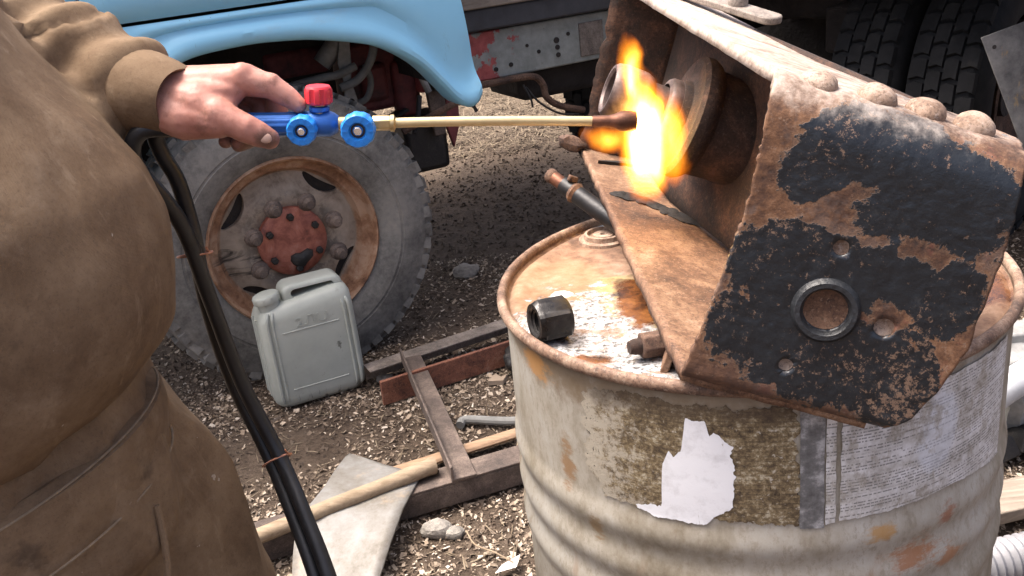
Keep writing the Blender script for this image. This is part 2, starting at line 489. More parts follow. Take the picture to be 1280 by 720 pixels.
def m_label(kind):
    t = NT({'white': 'torn white paper label', 'brown': 'lichen brown label remnant', 'strip': 'grey scuffed label strip', 'text': 'printed label sheet'}[kind])
    uv = t.n('ShaderNodeUVMap').outputs[0]
    a = t.noise(40, 8, .72, uv)
    b = t.noise(180, 5, .75, uv)
    if kind == 'white':
        c = t.ramp(a, [(.3, (.55, .55, .56)), (.5, (.72, .73, .75))])
        c = t.mix(t.step(t.noise(60, 6, .7, t.mapv((1, .25, 1), vec=uv), .5), .64, .67), c, (.3, .27, .23))
        return t.out(c, .7, 0, t.bump(a, .3, .002))
    if kind == 'brown':
        c = t.ramp(t.math('ADD', t.math('MULTIPLY', a, .5), t.math('MULTIPLY', b, .5)), [(.38, (.03, .02, .011)), (.46, (.1, .07, .036)), (.53, (.2, .15, .08)), (.6, (.42, .38, .28))])
        ro = t.math('FRACT', t.math('MULTIPLY', t.sep(uv)[1], 190))
        ln = t.math('MULTIPLY', t.step(t.math('ABSOLUTE', t.math('SUBTRACT', ro, .5)), .2, .1), t.step(t.noise(200, 3, .8, t.mapv((1, .3, 1), vec=uv)), .45, .5))
        c = t.mix(t.math('MULTIPLY', ln, t.math('MULTIPLY', t.step(t.sep(uv)[0], .0, .05), .5)), c, (.05, .035, .02))
        e = t.math('ADD', t.math('MULTIPLY', t.sep(uv)[0], 9.0), t.math('MULTIPLY', t.math('SUBTRACT', t.noise(70, 7, .8, uv), .5), 3.2))
        c = t.mix(t.math('SUBTRACT', 1.0, t.step(e, .1, .6)), c, (.34, .305, .24))
        c = t.mix(t.step(t.noise(95, 6, .8, t.mapv(loc=(3, 1, 0), vec=uv)), .6, .64), c, (.42, .39, .33))
        c = t.mix(t.math('MULTIPLY', t.step(t.math('ADD', t.sep(uv)[1], t.math('MULTIPLY', t.noise(30, 5, .7, uv), .06)), .865, .885), .7), c, (.06, .04, .024))
        return t.out(c, .85, 0, t.bump(b, .5, .0015))
    if kind == 'strip':
        c = t.ramp(a, [(.35, (.06, .06, .06)), (.5, (.14, .14, .14)), (.62, (.36, .36, .36)), (.75, (.6, .6, .6))])
        return t.out(c, .6, 0, t.bump(a, .3, .001))
    base = t.ramp(a, [(.34, (.24, .22, .19)), (.46, (.48, .47, .45)), (.6, (.64, .64, .64)), (.75, (.74, .74, .75))])
    u, v, _ = t.sep(uv)
    row = t.math('MULTIPLY', v, 300)
    fr = t.math('ABSOLUTE', t.math('SUBTRACT', t.math('FRACT', row), .5))
    line = t.step(fr, .27, .17)
    # words: long and short dashes; paragraphs: some rows left empty
    cell = t.n('ShaderNodeCombineXYZ')
    t.l(t.math('MULTIPLY', u, 420), cell.inputs[0]); t.l(t.math('MULTIPLY', t.math('FLOOR', row), 7.31), cell.inputs[1])
    word = t.step(t.noise(1.0, 2, .6, cell.outputs[0]), .44, .5)
    par = t.n('ShaderNodeCombineXYZ')
    t.l(t.math('MULTIPLY', t.math('FLOOR', row), 1.7), par.inputs[1])
    t.l(t.math('FLOOR', t.math('MULTIPLY', u, 16)), par.inputs[0])
    keep = t.step(t.noise(.55, 1, .5, par.outputs[0]), .42, .46)
    ink = t.math('MULTIPLY', t.math('MULTIPLY', line, word), t.math('MULTIPLY', keep, .75))
    c = t.mix(ink, base, (.09, .09, .09))
    tint = t.step(t.math('ADD', t.blob((.105, .8, 0), (.03, .05, 1), uv), t.noise(30, 3, .6, uv)), .5, .8)
    c = t.mix(t.math('MULTIPLY', tint, .35), c, (.62, .68, .78))
    wear = t.step(t.math('ADD', t.noise(55, 7, .75, t.mapv((1, .45, 1), vec=uv)), t.math('MULTIPLY', t.math('SUBTRACT', t.noise(14, 4, .7, uv), .5), .9)), .5, .64)
    c = t.mix(t.math('MULTIPLY', wear, .75), c, t.ramp(b, [(.4, (.19, .165, .125)), (.6, (.4, .375, .33))]))
    return t.out(c, .55, 0, t.bump(a, .25, .0015))

def m_ground():
    t = NT('dirt with wood litter')
    a = t.noise(1.3, 8, .65)
    b = t.noise(16, 8, .75)
    d = t.noise(70, 5, .75)
    f = t.math('ADD', t.math('MULTIPLY', a, .35), t.math('ADD', t.math('MULTIPLY', b, .35), t.math('MULTIPLY', d, .3)))
    c = t.ramp(f, [(.36, (.04, .028, .02)), (.46, (.08, .058, .042)), (.55, (.12, .09, .066)), (.66, (.17, .133, .1))])
    x, y, z = t.sep()
    far = t.step(t.math('ADD', y, t.math('MULTIPLY', t.noise(1.6, 6, .7), 1.6)), 6.2, 7.8)
    c = t.mix(t.math('MULTIPLY', far, .6), c, t.ramp(b, [(.35, (.12, .085, .055)), (.65, (.27, .215, .15))]))
    nb = t.bump(b, .8, .03)
    nb = t.bump(d, .7, .01, nb)
    return t.out(c, .95, 0, nb, .2)
GROUND = m_ground()

def m_island(name, stops, rough=.85):
    t = NT(name)
    i = t.island()
    c = t.ramp(i, stops)
    n = t.noise(90, 3, .6)
    c = t.mix(t.math('MULTIPLY', n, .5), c, (.1, .08, .06))
    return t.out(c, rough, 0, t.bump(n, .3, .002), .25)
CHIP = m_island('wood chips', [(0, (.09, .065, .045)), (.3, (.2, .15, .11)), (.65, (.38, .3, .22)), (.88, (.55, .46, .36)), (1, (.65, .58, .49))])
CLOD = m_island('dirt clods', [(0, (.036, .025, .018)), (.5, (.075, .054, .04)), (.85, (.115, .086, .064)), (1, (.18, .143, .11))])
STRAW = m_island('dry straw', [(0, (.075, .055, .037)), (.5, (.15, .113, .074)), (1, (.28, .225, .155))])

def m_flame():
    m = bpy.data.materials.new('flame')
    m.use_nodes = True
    t = NT.__new__(NT)
    t.m = m; t.t = m.node_tree; t._tc = None
    t.t.nodes.remove(t.t.nodes['Principled BSDF'])
    o = t.t.nodes['Material Output']
    # object coords: z along the flame, lengths in metres
    wob = t.n('ShaderNodeTexNoise')
    t.l(t.mapv((1, 1, .55)), wob.inputs['Vector'])
    wob.inputs['Scale'].default_value = 30
    wob.inputs['Detail'].default_value = 3
    sub = t.n('ShaderNodeVectorMath'); sub.operation = 'SUBTRACT'
    t.l(wob.outputs['Color'], sub.inputs[0]); sub.inputs[1].default_value = (.5, .5, .5)
    sc = t.n('ShaderNodeVectorMath'); sc.operation = 'SCALE'
    t.l(sub.outputs[0], sc.inputs[0]); sc.inputs['Scale'].default_value = .034
    ad = t.n('ShaderNodeVectorMath'); ad.operation = 'ADD'
    t.l(t.tc(), ad.inputs[0]); t.l(sc.outputs[0], ad.inputs[1])
    v = ad.outputs[0]
    body = t.blob((.0, 0, -.02), (.032, .034, .084), v)
    tongue = t.blob((-.014, 0, .054), (.014, .016, .058), v)
    side = t.blob((.03, .0, -.022), (.026, .028, .06), v)
    left = t.blob((-.045, .0, -.012), (.03, .02, .018), v)
    core = t.blob((.002, 0, -.016), (.023, .026, .066), v)
    d = t.math('MAXIMUM', t.math('MAXIMUM', body, tongue), t.math('MULTIPLY', t.math('MAXIMUM', side, left), .55))
    d = t.math('MAXIMUM', d, 0.0)
    k = t.math('MAXIMUM', core, 0.0)
    col = t.ramp(d, [(.0, (1.0, .16, .0)), (.2, (1.0, .3, .01)), (.45, (1.0, .55, .06)), (.8, (1, .8, .35))])
    st = t.math('ADD', t.math('MULTIPLY', t.math('POWER', d, 1.15), 95.0), t.math('MULTIPLY', k, 260.0))
    em = t.n('ShaderNodeEmission')
    t.l(col, em.inputs[0]); t.l(st, em.inputs[1])
    t.l(em.outputs[0], o.inputs['Volume'])
    return m
FLAME = m_flame()

def m_hot():
    t = NT('heated steel')
    a = t.noise(30, 6, .7)
    c = t.ramp(a, [(.35, (.05, .035, .03)), (.55, (.14, .1, .09)), (.75, (.26, .2, .19))])
    return t.out(c, .5, .3, t.bump(t.noise(70, 5, .7), .4, .002))
HOT = m_hot()

# ------------------------------------------------------------------ geometry helpers
MW = {}
class MB:
    def __init__(s):
        s.v = []; s.f = []; s.uv = None
    def add(s, vs, fs):
        o = len(s.v)
        s.v += [tuple(v) for v in vs]
        s.f += [tuple(i + o for i in f) for f in fs]
        return s
    def box(s, c, size, rot=None, taper=1.0):
        hx, hy, hz = [q / 2 for q in size]
        M_ = rot.to_matrix() if isinstance(rot, Euler) else (rot or Matrix.Identity(3))
        vs = []
        for z in (-1, 1):
            k = taper if z > 0 else 1
            for x, y in ((-1, -1), (1, -1), (1, 1), (-1, 1)):
                vs.append(Vector(c) + M_ @ Vector((x * hx * k, y * hy * k, z * hz)))
        return s.add(vs, [(3, 2, 1, 0), (4, 5, 6, 7), (0, 1, 5, 4), (1, 2, 6, 5), (2, 3, 7, 6), (3, 0, 4, 7)])
    def lathe(s, prof, seg=32, mat=None, closed=False, rfun=None):
        # prof: (r, h) pairs; axis Z of mat
        mat = mat or Matrix.Identity(4)
        n = len(prof)
        vs = []
        for i in range(seg):
            a = 2 * PI * i / seg
            for j, (r, h) in enumerate(prof):
                rr = r * (rfun(a, j) if rfun else 1)
                vs.append(mat @ Vector((rr * math.cos(a), rr * math.sin(a), h)))
        fs = []
        m = n if closed else n - 1
        for i in range(seg):
            k = (i + 1) % seg
            for j in range(m):
                j2 = (j + 1) % n
                fs.append((i * n + j, k * n + j, k * n + j2, i * n + j2))
        return s.add(vs, fs)
    def tube(s, path, rad, seg=12, cap=True, loop=False, flat=1.0):
        P = [Vector(p) for p in path]
        n = len(P)
        rs = rad if isinstance(rad, (list, tuple)) else [rad] * n
        vs = []
        up = None
        for i in range(n):
            if loop:
                t = (P[(i + 1) % n] - P[i - 1])
            else:
                t = P[min(i + 1, n - 1)] - P[max(i - 1, 0)]
            t.normalize()
            if up is None:
                up = Vector((0, 0, 1)) if abs(t.z) < .9 else Vector((0, 1, 0))
            a = t.cross(up).normalized()
            b = a.cross(t).normalized()
            up = b
            for k in range(seg):
                q = 2 * PI * k / seg
                vs.append(P[i] + a * (rs[i] * math.cos(q)) + b * (rs[i] * flat * math.sin(q)))
        fs = []
        for i in range(n if loop else n - 1):
            i2 = (i + 1) % n
            for k in range(seg):
                k2 = (k + 1) % seg
                fs.append((i * seg + k, i * seg + k2, i2 * seg + k2, i2 * seg + k))
        if cap and not loop:
            fs.append(tuple(range(seg - 1, -1, -1)))
            fs.append(tuple((n - 1) * seg + k for k in range(seg)))
        return s.add(vs, fs)
    def prism(s, poly, h0, h1, mat=None, top=1.0):
        # poly in XY, extruded along Z of mat
        mat = mat or Matrix.Identity(4)
        n = len(poly)
        cx = sum(p[0] for p in poly) / n; cy = sum(p[1] for p in poly) / n
        vs = [mat @ Vector((x, y, h0)) for x, y in poly] + [mat @ Vector((cx + (x - cx) * top, cy + (y - cy) * top, h1)) for x, y in poly]
        fs = [tuple(range(n - 1, -1, -1)), tuple(range(n, 2 * n))]
        fs += [(i, (i + 1) % n, n + (i + 1) % n, n + i) for i in range(n)]
        return s.add(vs, fs)
    def sphere(s, c, r, seg=12, rings=8, mat=None):
        r = r if isinstance(r, (tuple, list)) else (r, r, r)
        M_ = mat or Matrix.Identity(3)
        c = Vector(c)
        vs = [c + M_ @ Vector((0, 0, r[2]))]
        for i in range(1, rings):
            a = PI * i / rings
            for k in range(seg):
                b = 2 * PI * k / seg
                vs.append(c + M_ @ Vector((r[0] * math.sin(a) * math.cos(b), r[1] * math.sin(a) * math.sin(b), r[2] * math.cos(a))))
        vs.append(c - M_ @ Vector((0, 0, r[2])))
        fs = [(0, 1 + k, 1 + (k + 1) % seg) for k in range(seg)]
        for i in range(rings - 2):
            for k in range(seg):
                a = 1 + i * seg + k; b = 1 + i * seg + (k + 1) % seg
                fs.append((a, a + seg, b + seg, b))
        L = len(vs) - 1
        o = 1 + (rings - 2) * seg
        fs += [(L, o + (k + 1) % seg, o + k) for k in range(seg)]
        return s.add(vs, fs)
    def grid(s, rows, flip=False):
        # rows: list of equally long lists of points
        n = len(rows[0])
        vs = [p for r in rows for p in r]
        fs = []
        for i in range(len(rows) - 1):
            for j in range(n - 1):
                q = (i * n + j, i * n + j + 1, (i + 1) * n + j + 1, (i + 1) * n + j)
                fs.append(q[::-1] if flip else q)
        return s.add(vs, fs)
    def bone(s, a, b, ra, rb, seg=14):
        s.tube([a, b], [ra, rb], seg)
        s.sphere(a, ra, seg, 8)
        s.sphere(b, rb, seg, 8)
        return s
    def mesh(s, name, smooth=True, angle=35):
        me = bpy.data.meshes.new(name)
        me.from_pydata(s.v, [], s.f)
        me.update()
        if smooth:
            me.polygons.foreach_set('use_smooth', [True] * len(me.polygons))
            try:
                me.set_sharp_from_angle(angle=R(angle))
            except Exception:
                pass
        return me
    def build(s, name, mat, parent=None, world=True, smooth=True, bevel=0, seg=2, angle=35):
        if world and parent is not None:
            inv = MW[parent].inverted()
            s.v = [tuple(inv @ Vector(v)) for v in s.v]
        me = s.mesh(name, smooth, angle)
        if s.uv is not None:
            ul = me.uv_layers.new(name='UVMap')
            for lp in me.loops:
                ul.data[lp.index].uv = s.uv[lp.vertex_index]
        me.materials.append(mat)
        o = bpy.data.objects.new(name, me)
        COL.objects.link(o)
        if parent is not None:
            o.parent = parent
            MW[o] = MW[parent]
        else:
            MW[o] = Matrix.Identity(4)
        if bevel:
            b = o.modifiers.new('bevel', 'BEVEL')
            b.width = bevel
            b.segments = seg
            b.limit_method = 'ANGLE'
            b.angle_limit = R(40)
        return o

def tag(o, label, cat, group=None, kind=None):
    if label: o['label'] = label
    if cat: o['category'] = cat
    if group: o['group'] = group
    if kind: o['kind'] = kind
    return o

def thing(name, label, cat, loc=(0, 0, 0), rot=None, group=None):
    o = bpy.data.objects.new(name, None)
    o.empty_display_size = .1
    COL.objects.link(o)
    m = (rot.to_4x4() if isinstance(rot, Matrix) else Euler(rot or (0, 0, 0)).to_matrix().to_4x4())
    m.translation = Vector(loc)
    o.matrix_world = m
    MW[o] = m
    return tag(o, label, cat, group)

def bake(o, voxel=None, smooth=0, factor=.5, bools=None, solid=None):
    if solid:
        md = o.modifiers.new('s', 'SOLIDIFY'); md.thickness = solid; md.offset = -1
    for b in bools or ():
        md = o.modifiers.new('b', 'BOOLEAN'); md.operation = 'DIFFERENCE'; md.object = b; md.solver = 'EXACT'
    if voxel:
        md = o.modifiers.new('r', 'REMESH'); md.mode = 'VOXEL'; md.voxel_size = voxel; md.use_smooth_shade = True
    if smooth:
        md = o.modifiers.new('m', 'SMOOTH'); md.iterations = smooth; md.factor = factor
    bpy.context.view_layer.update()
    dg = bpy.context.evaluated_depsgraph_get()
    me = bpy.data.meshes.new_from_object(o.evaluated_get(dg))
    old = o.data
    o.modifiers.clear()
    o.data = me
    me.name = o.name
    bpy.data.meshes.remove(old)
    for b in bools or ():
        bpy.data.objects.remove(b, do_unlink=True)
    return o

def crv(pts, n=8):
    # Catmull-Rom through pts
    P = [Vector(p) for p in pts]
    P = [P[0] * 2 - P[1]] + P + [P[-1] * 2 - P[-2]]
    out = []
    for i in range(1, len(P) - 2):
        for k in range(n):
            t = k / n
            a, b, c, d = P[i - 1:i + 3]
            out.append(.5 * ((2 * b) + (c - a) * t + (2 * a - 5 * b + 4 * c - d) * t * t + (3 * b - a - 3 * c + d) * t ** 3))
    out.append(P[-2])
    return out

def nz(p, s=1.0, o=0.0):
    return noise.noise(Vector((p[0] * s + o, p[1] * s + o * 1.7, p[2] * s - o)))

def axis_mat(p, d, up=(0, 0, 1)):
    z = Vector(d).normalized()
    x = Vector(up).cross(z)
    if x.length < 1e-4: x = Vector((1, 0, 0)).cross(z)
    x.normalize()
    y = z.cross(x)
    m = Matrix((x, y, z)).transposed().to_4x4()
    m.translation = Vector(p)
    return m

def hexa(r, n=6, a0=0):
    return [(r * math.cos(a0 + 2 * PI * k / n), r * math.sin(a0 + 2 * PI * k / n)) for k in range(n)]

# ------------------------------------------------------------------ ground
def gz(x, y):
    k = min(1, max(0, (y - 3.2) / 3))
    return (.012 + .03 * k) * noise.noise(Vector((x * 2.2, y * 2.2, .3))) + .006 * noise.noise(Vector((x * 9, y * 9, 1.3))) - .008

def axis_pts(a, b, n, far):
    c = list(np.linspace(a, b, n))
    st = (b - a) / n
    lo, hi = [], []
    q = st; x = a
    while x > -far:
        q *= 1.35; x -= q; lo.append(x)
    q = st; x = b
    while x < far:
        q *= 1.35; x += q; hi.append(x)
    return lo[::-1] + c + hi
gx = axis_pts(-1.8, 2.6, 190, 250)
gy = axis_pts(.6, 7.4, 260, 250)
g = MB()
g.grid([[(x, y, gz(x, y)) for x in gx] for y in gy])
tag(g.build('ground', GROUND), None, None, kind='structure')

def scatter(name, mat, n, fn, label, cat):
    b = MB()
    for _ in range(n):
        fn(b)
    o = b.build(name, mat, smooth=False)
    return tag(o, label, cat, kind='stuff')

def spot(ymin=1.35, ymax=3.4, p=1.0):
    while True:
        y = ymin + (ymax - ymin) * random.random() ** p
        x = random.uniform(-.7 * y - .4, .75 * y + .4)
        return x, y

def chip(b):
    x, y = spot(1.3, 3.7, 1.25)
    if noise.noise(Vector((x * 2.4, y * 2.4, 4.0))) < random.uniform(-.55, .15):
        return
    L = random.uniform(.0022, .0068) * random.choice((.6, .8, 1, 1, 1.6)); w = L * random.uniform(.25, .8)
    m = Euler((random.uniform(-.6, .6), random.uniform(-.6, .6), random.uniform(0, 6.3))).to_matrix()
    c = Vector((x, y, gz(x, y) + random.uniform(.001, .006)))
    pts = [(-L, -w, 0), (L * random.uniform(.5, 1), -w * random.uniform(.4, 1), .001), (L, w * .7, 0), (-L * random.uniform(.3, 1), w, .001)]
    b.add([c + m @ Vector(p) for p in pts], [(0, 1, 2, 3)])
scatter('wood_chips', CHIP, 170000, chip, 'pale wood chips littering the dirt', 'wood chips')

def clod(b):
    x, y = spot(1.3, 6.5, .8)
    r = random.uniform(.0025, .008) * (1 + .25 * y / 3)
    m = Euler((random.uniform(0, 6), random.uniform(0, 6), random.uniform(0, 6))).to_matrix()
    c = Vector((x, y, gz(x, y) + r * .05))
    q = [Vector((1, 0, -.7)), Vector((-.5, .87, -.7)), Vector((-.5, -.87, -.7)), Vector((0, 0, 1)), ]
    b.add([c + m @ (v * r * random.uniform(.7, 1.3)) for v in q], [(0, 1, 3), (1, 2, 3), (2, 0, 3), (0, 2, 1)])
scatter('dirt_clods', CLOD, 44000, clod, 'small dark clods of dirt on the ground', 'dirt')

def straw(b):
    if random.random() < .35:
        x, y = spot(1.4, 4)
        h = .004; L = random.uniform(.02, .06)
    else:
        y = random.uniform(5.3, 7.6); x = random.uniform(-.9, 1.6)
        h = random.uniform(.0, .03); L = random.uniform(.03, .1)
    a = random.uniform(0, 6.3); tl = random.uniform(0, .35)
    d = Vector((math.cos(a) * math.cos(tl), math.sin(a) * math.cos(tl), math.sin(tl)))
    s = Vector((-math.sin(a), math.cos(a), 0)) * random.uniform(.0008, .0018) * (1 + (y > 4) * 1.2)
    c = Vector((x, y, gz(x, y) + h))
    k = d.cross(s).normalized() * .004 * random.uniform(-1, 1)
    b.add([c - s, c + s, c + d * L * .5 + s + k, c + d * L * .5 - s + k, c + d * L], [(0, 1, 2, 3), (3, 2, 4)])
scatter('dry_straw', STRAW, 17000, straw, 'dry straw and dead grass strewn over the dirt', 'straw')

# ------------------------------------------------------------------ blue truck
T = thing('truck', 'sky blue cab truck with rusty spoked front wheel and grey frame rail', 'truck', (-.63, 2.85, 0), (0, 0, R(25)))
def tl(b, name, mat, parent=T, **k):
    return b.build(name, mat, parent, world=False, **k)

arch = [(-.50, .58), (-.46, .66), (-.435, .715), (-.38, .817), (-.30, .925), (-.206, .985), (-.053, 1.0), (.06, .996), (.17, .982), (.331, .939), (.446, .869), (.52, .785), (.56, .735), (.596, .713), (.625, .718), (.642, .742)]
ac = crv([(a, 0, b) for a, b in arch], 6)
axx = [p.x for p in ac]; azz = [p.z for p in ac]
cols = list(np.linspace(-1.25, -.52, 8)) + list(np.linspace(-.5, .44, 70)) + list(np.linspace(.45, .642, 40))
def zb(x): return float(np.interp(x, axx, azz)) if x > -.5 else .58
rows = [[] for _ in range(15)]
for x in cols:
    z0 = zb(x)
    xt = x if x < .2 else .2 + (x - .2) * (.604 - .2) / (.642 - .2)
    lip = 1.0 if x > -.52 else .3
    prof = [(0, .05), (0, -.045), (.006, -.058), (.018, -.066), (.034, -.067), (.05, -.06), (.066, -.048), (.085, -.041), (.12, -.038)]
    H = 1.093 - z0
    for i, (d, yy) in enumerate(prof):
        d = min(d, H * .98 * (i + 1) / 12)
        k = d / H
        rows[i].append((x + (xt - x) * k, yy * lip - .04 * (1 - lip) if yy < 0 else yy, z0 + d))
    d0 = min(.12, H * .73)
    for j in range(6):
        q = (j + 1) / 6
        d = d0 + (H - d0) * q
        k = d / H
        rows[9 + j].append((x + (xt - x) * k, -.038 - .012 * math.sin(q * PI) * .8 - .002, z0 + d))
b = MB().grid(rows)
fen = tl(b, 'fender', BLUE_PAINT)
b = MB()
b.grid([[(x, -.044 - .03 * math.sin((z - 1.1) * 1.6), z) for x in np.linspace(-.425, .60 - (z - 1.1) * .04, 14)] for z in np.linspace(1.102, 2.0, 16)])
door = tl(b, 'door', BLUE_PAINT)
door.modifiers.new('s', 'SOLIDIFY').thickness = .02
tl(MB().box((.45, -.085, 1.42), (.13, .025, .022)), 'door_handle', CHROME, door, bevel=.005)
b = MB()
b.grid([[(x, -.044 - .03 * math.sin((z - 1.1) * 1.6), z) for x in np.linspace(-1.25, -.433, 8)] for z in np.linspace(1.102, 2.0, 16)])
fp = tl(b, 'front_panel', BLUE_PAINT)
fp.modifiers.new('s', 'SOLIDIFY').thickness = .02
tl(MB().box((.08, -.098, 1.72), (.62, .012, .36)), 'door_window', m_plain('dark glass', (.02, .025, .03), .08, 0, .1), door, bevel=.01)
tl(MB().box((-.325, .95, 1.56), (1.84, 1.92, .9)).box((-.325, .95, 2.06), (1.8, 1.84, .12), taper=.9), 'cab_shell', BLUE_PAINT, bevel=.03)
tl(MB().box((-.4, .62, .82), (.9, .03, .62)).box((-.95, .4, .75), (.03, .7, .7)).box((.0, .36, 1.06), (1.1, .7, .03)).box((.56, .35, .93), (.03, .55, .3)), 'inner_wing', DARK)
tl(MB().box((-.1, .54, .80), (.9, .16, .38)), 'engine_side', DARK, bevel=.03)

# front wheel
W = tl(MB().lathe([(.262, -.012), (.256, -.02), (.249, -.012), (.247, .012), (.238, .022), (.222, .026), (.217, .04), (.208, .052), (.19, .047), (.165, .033), (.14, .028), (.11, .03), (.10, .036), (.10, .05), (.2, .066), (.225, .06), (.25, .04), (.262, .0)], 72, Matrix.Rotation(R(90), 4, 'X') @ Matrix.Scale(-1, 4, (0, 0, 1)), closed=True), 'wheel', WHEEL)
# hand holes through the disc
cut = []
for a in (52, 142, 232, 322):
    m = Matrix.Translation((.183 * math.cos(R(a)), -.05, .183 * math.sin(R(a)))) @ Matrix.Rotation(-R(a - 90), 4, 'Y') @ Matrix.Rotation(R(-90), 4, 'X')
    c = MB().prism([(.06 * math.cos(q), .0155 * math.sin(q) - 7 * (.06 * math.cos(q)) ** 2 * .55) for q in np.linspace(0, 2 * PI, 25)[:-1]], 0, .14, m).build('c', DARK, smooth=False)
    cut.append(c)
for p in W.data.polygons: p.use_smooth = True
for c in cut:
    c.parent = None
# wheel geometry is still at the truck origin: bring it to its axle height
W.location = (0, 0, .41)
MW[W] = MW[T] @ Matrix.Translation((0, 0, .41))
for c in cut:
    c.matrix_world = MW[W]
W.parent = T
bake(W, bools=cut)
try:
    W.data.set_sharp_from_angle(angle=R(40))
except Exception:
    pass
XM = Matrix.Rotation(R(90), 4, 'X')       # lathe axis z -> -y (towards the viewer)
ty = MB()
ty.lathe([(.250, -.02), (.262, .012), (.275, .02), (.30, .034), (.325, .04), (.327, .0375), (.333, .0375), (.335, .04), (.36, .038), (.405, .028), (.426, .014), (.438, -.002), (.442, -.03), (.442, -.16), (.43, -.19), (.37, -.22), (.33, -.228), (.28, -.21), (.25, -.18)], 96, XM)
for k in range(52):
    a = 2 * PI * k / 52
    for (yy, off, w, dd, L) in ((.004, 0, .03, .03, .05), (-.048, .5, .034, .016, .05), (-.10, 0, .034, .016, .05), (-.15, .5, .034, .016, .05), (-.185, 0, .03, .03, .05)):
        aa = a + off * 2 * PI / 52
        rr = .4425 if abs(yy + .09) < .07 else .416
        ty.box((rr * math.cos(aa), -yy, rr * math.sin(aa)), (.03 if rr < .437 else .028, L * .85, .034), Matrix.Rotation(-aa, 3, 'Y') @ Matrix.Rotation(.12 * (1 if k % 2 else -1), 3, 'X'))
tl(ty, 'tyre', TYRE, W, angle=30)
h = MB().lathe([(0, .004), (.06, .004), (.075, .0), (.097, -.006), (.104, -.014), (.106, -.05)], 40, XM)
hub = tl(h, 'hub', RED_OXIDE, W)
hb = MB().lathe([(.014, 0), (.014, .013), (.009, .016), (0, .016)], 6, Matrix.Identity(4))
for k in range(6):
    a = R(30 + 60 * k)
    tl(MB().lathe([(.0115, 0), (.0115, .012), (.008, .015), (0, .015)], 6, Matrix.Translation((.08 * math.cos(a), .002, .08 * math.sin(a))) @ XM), 'hub_bolt', BLACK_GRIME, W)
tl(MB().lathe([(.03, 0), (.026, .01), (.012, .016), (0, .017)], 14, Matrix.Translation((.012, -.002, -.052)) @ XM, rfun=lambda a, j: 1 + .25 * math.sin(a * 2 + 1) + .18 * math.sin(a * 3) + .1 * math.sin(7 * a)), 'grease_lump', BLACK_GRIME, W)
for k in range(8):
    a = R(22 + 45 * k)
    n_ = tl(MB().lathe([(.028, 0), (.026, .01), (.019, .016), (.019, .03), (.014, .036), (.012, .044), (0, .045)], 12, Matrix.Translation((.131 * math.cos(a), -.026, .131 * math.sin(a))) @ XM), 'lug_nut', STEEL_MUD, W)
tl(MB().lathe([(0, -.06), (.23, -.06), (.235, -.18), (0, -.18)], 32, XM), 'brake_drum', DARK, W)
tl(MB().tube([(0, .1, .405), (0, 1.0, .405)], .05, 14), 'axle', DARK)
for i in range(5):
    L = .55 - .08 * i
    tl(MB().grid([[(x, yy, .56 - .012 * i + .12 * (x / .6) ** 2) for x in np.linspace(-L, L, 14)] for yy in (.36, .42)]), 'leaf_spring', BLACK_GRIME).modifiers.new('s', 'SOLIDIFY').thickness = .009

# things seen through the arch
def cable(pts, r, mat=CABLE, y=.28, name='cable'):
    return tl(MB().tube(crv([(a, y + (q[0] if q else 0), c) for a, c, *q in pts], 6), r, 10), name, mat)
cable([(.06, .78), (.121, .813), (.24, .826), (.30, .828), (.363, .845)], .013)
cable([(.43, .93), (.43, .887), (.405, .84), (.36, .80), (.30, .785)], .014)
cable([(.405, .84, .03), (.415, .78, .03), (.39, .73, .03), (.34, .725, .03), (.28, .745, .03), (.2, .745, .03), (.1, .72, .03)], .011)
cable([(.213, .78, -.03), (.28, .75, -.03), (.36, .70, -.03), (.45, .64, -.03), (.52, .60, .0)], .009)
cable([(.56, .95), (.57, .87), (.575, .8), (.6, .72)], .012, CAST)
cable([(.453, .628, -.06), (.56, .66, -.06), (.70, .70, -.06)], .011, RUST_BROWN, .24, 'drag_link')
cable([(.50, .61, -.04), (.53, .67, -.02), (.55, .72, 0)], .009, BLACK_GRIME, .24, 'rod')
tl(MB().prism([(.325, .93), (.36, .93), (.355, .85), (.345, .80), (.358, .73), (.345, .712), (.322, .712), (.312, .735), (.32, .8), (.31, .86)], -.3, -.292, XM), 'bracket', CAST, bevel=.003)
tl(MB().tube([(.335, .288, .735), (.335, .296, .735)], .009, 12), 'bracket_hole_shade', DARK)  # dark disc stands in for the shade in the bracket hole
tl(MB().tube([(.27, .34, .86), (.34, .33, .93), (.36, .33, 1.0)], [.03, .035, .03], 14), 'steering_box', CAST)
tl(MB().box((.5, .52, .78), (.26, .2, .24)).box((.46, .42, .76), (.1, .05, .13)).box((.57, .42, .72), (.09, .06, .2)), 'gearbox', RED_GRIME, bevel=.02)
tl(MB().box((.22, .5, .86), (.22, .1, .09)), 'valve_cover', RED_GRIME, bevel=.015)
tl(MB().prism([(.60, .80), (.66, .78), (.67, .64), (.655, .56), (.615, .56), (.61, .65)], -.33, -.31, XM), 'shackle_plate', STEEL_MUD, bevel=.004)
tl(MB().tube([(.64, .27, .735), (.64, .34, .735)], .024, 14), 'shackle_bolt', BLACK_GRIME)
tl(MB().prism([(.685, .74), (.73, .74), (.72, .58), (.69, .5), (.67, .58)], -.35, -.33, XM), 'shackle_link', RED_GRIME, bevel=.004)
tl(MB().box((.60, .42, .53), (.16, .14, .2)), 'spring_hanger', BLACK_GRIME, bevel=.02)
tl(MB().tube([(.618, -.02, .722), (.632, -.02, .69)], .006, 8), 'fender_bolt', BLACK_GRIME)

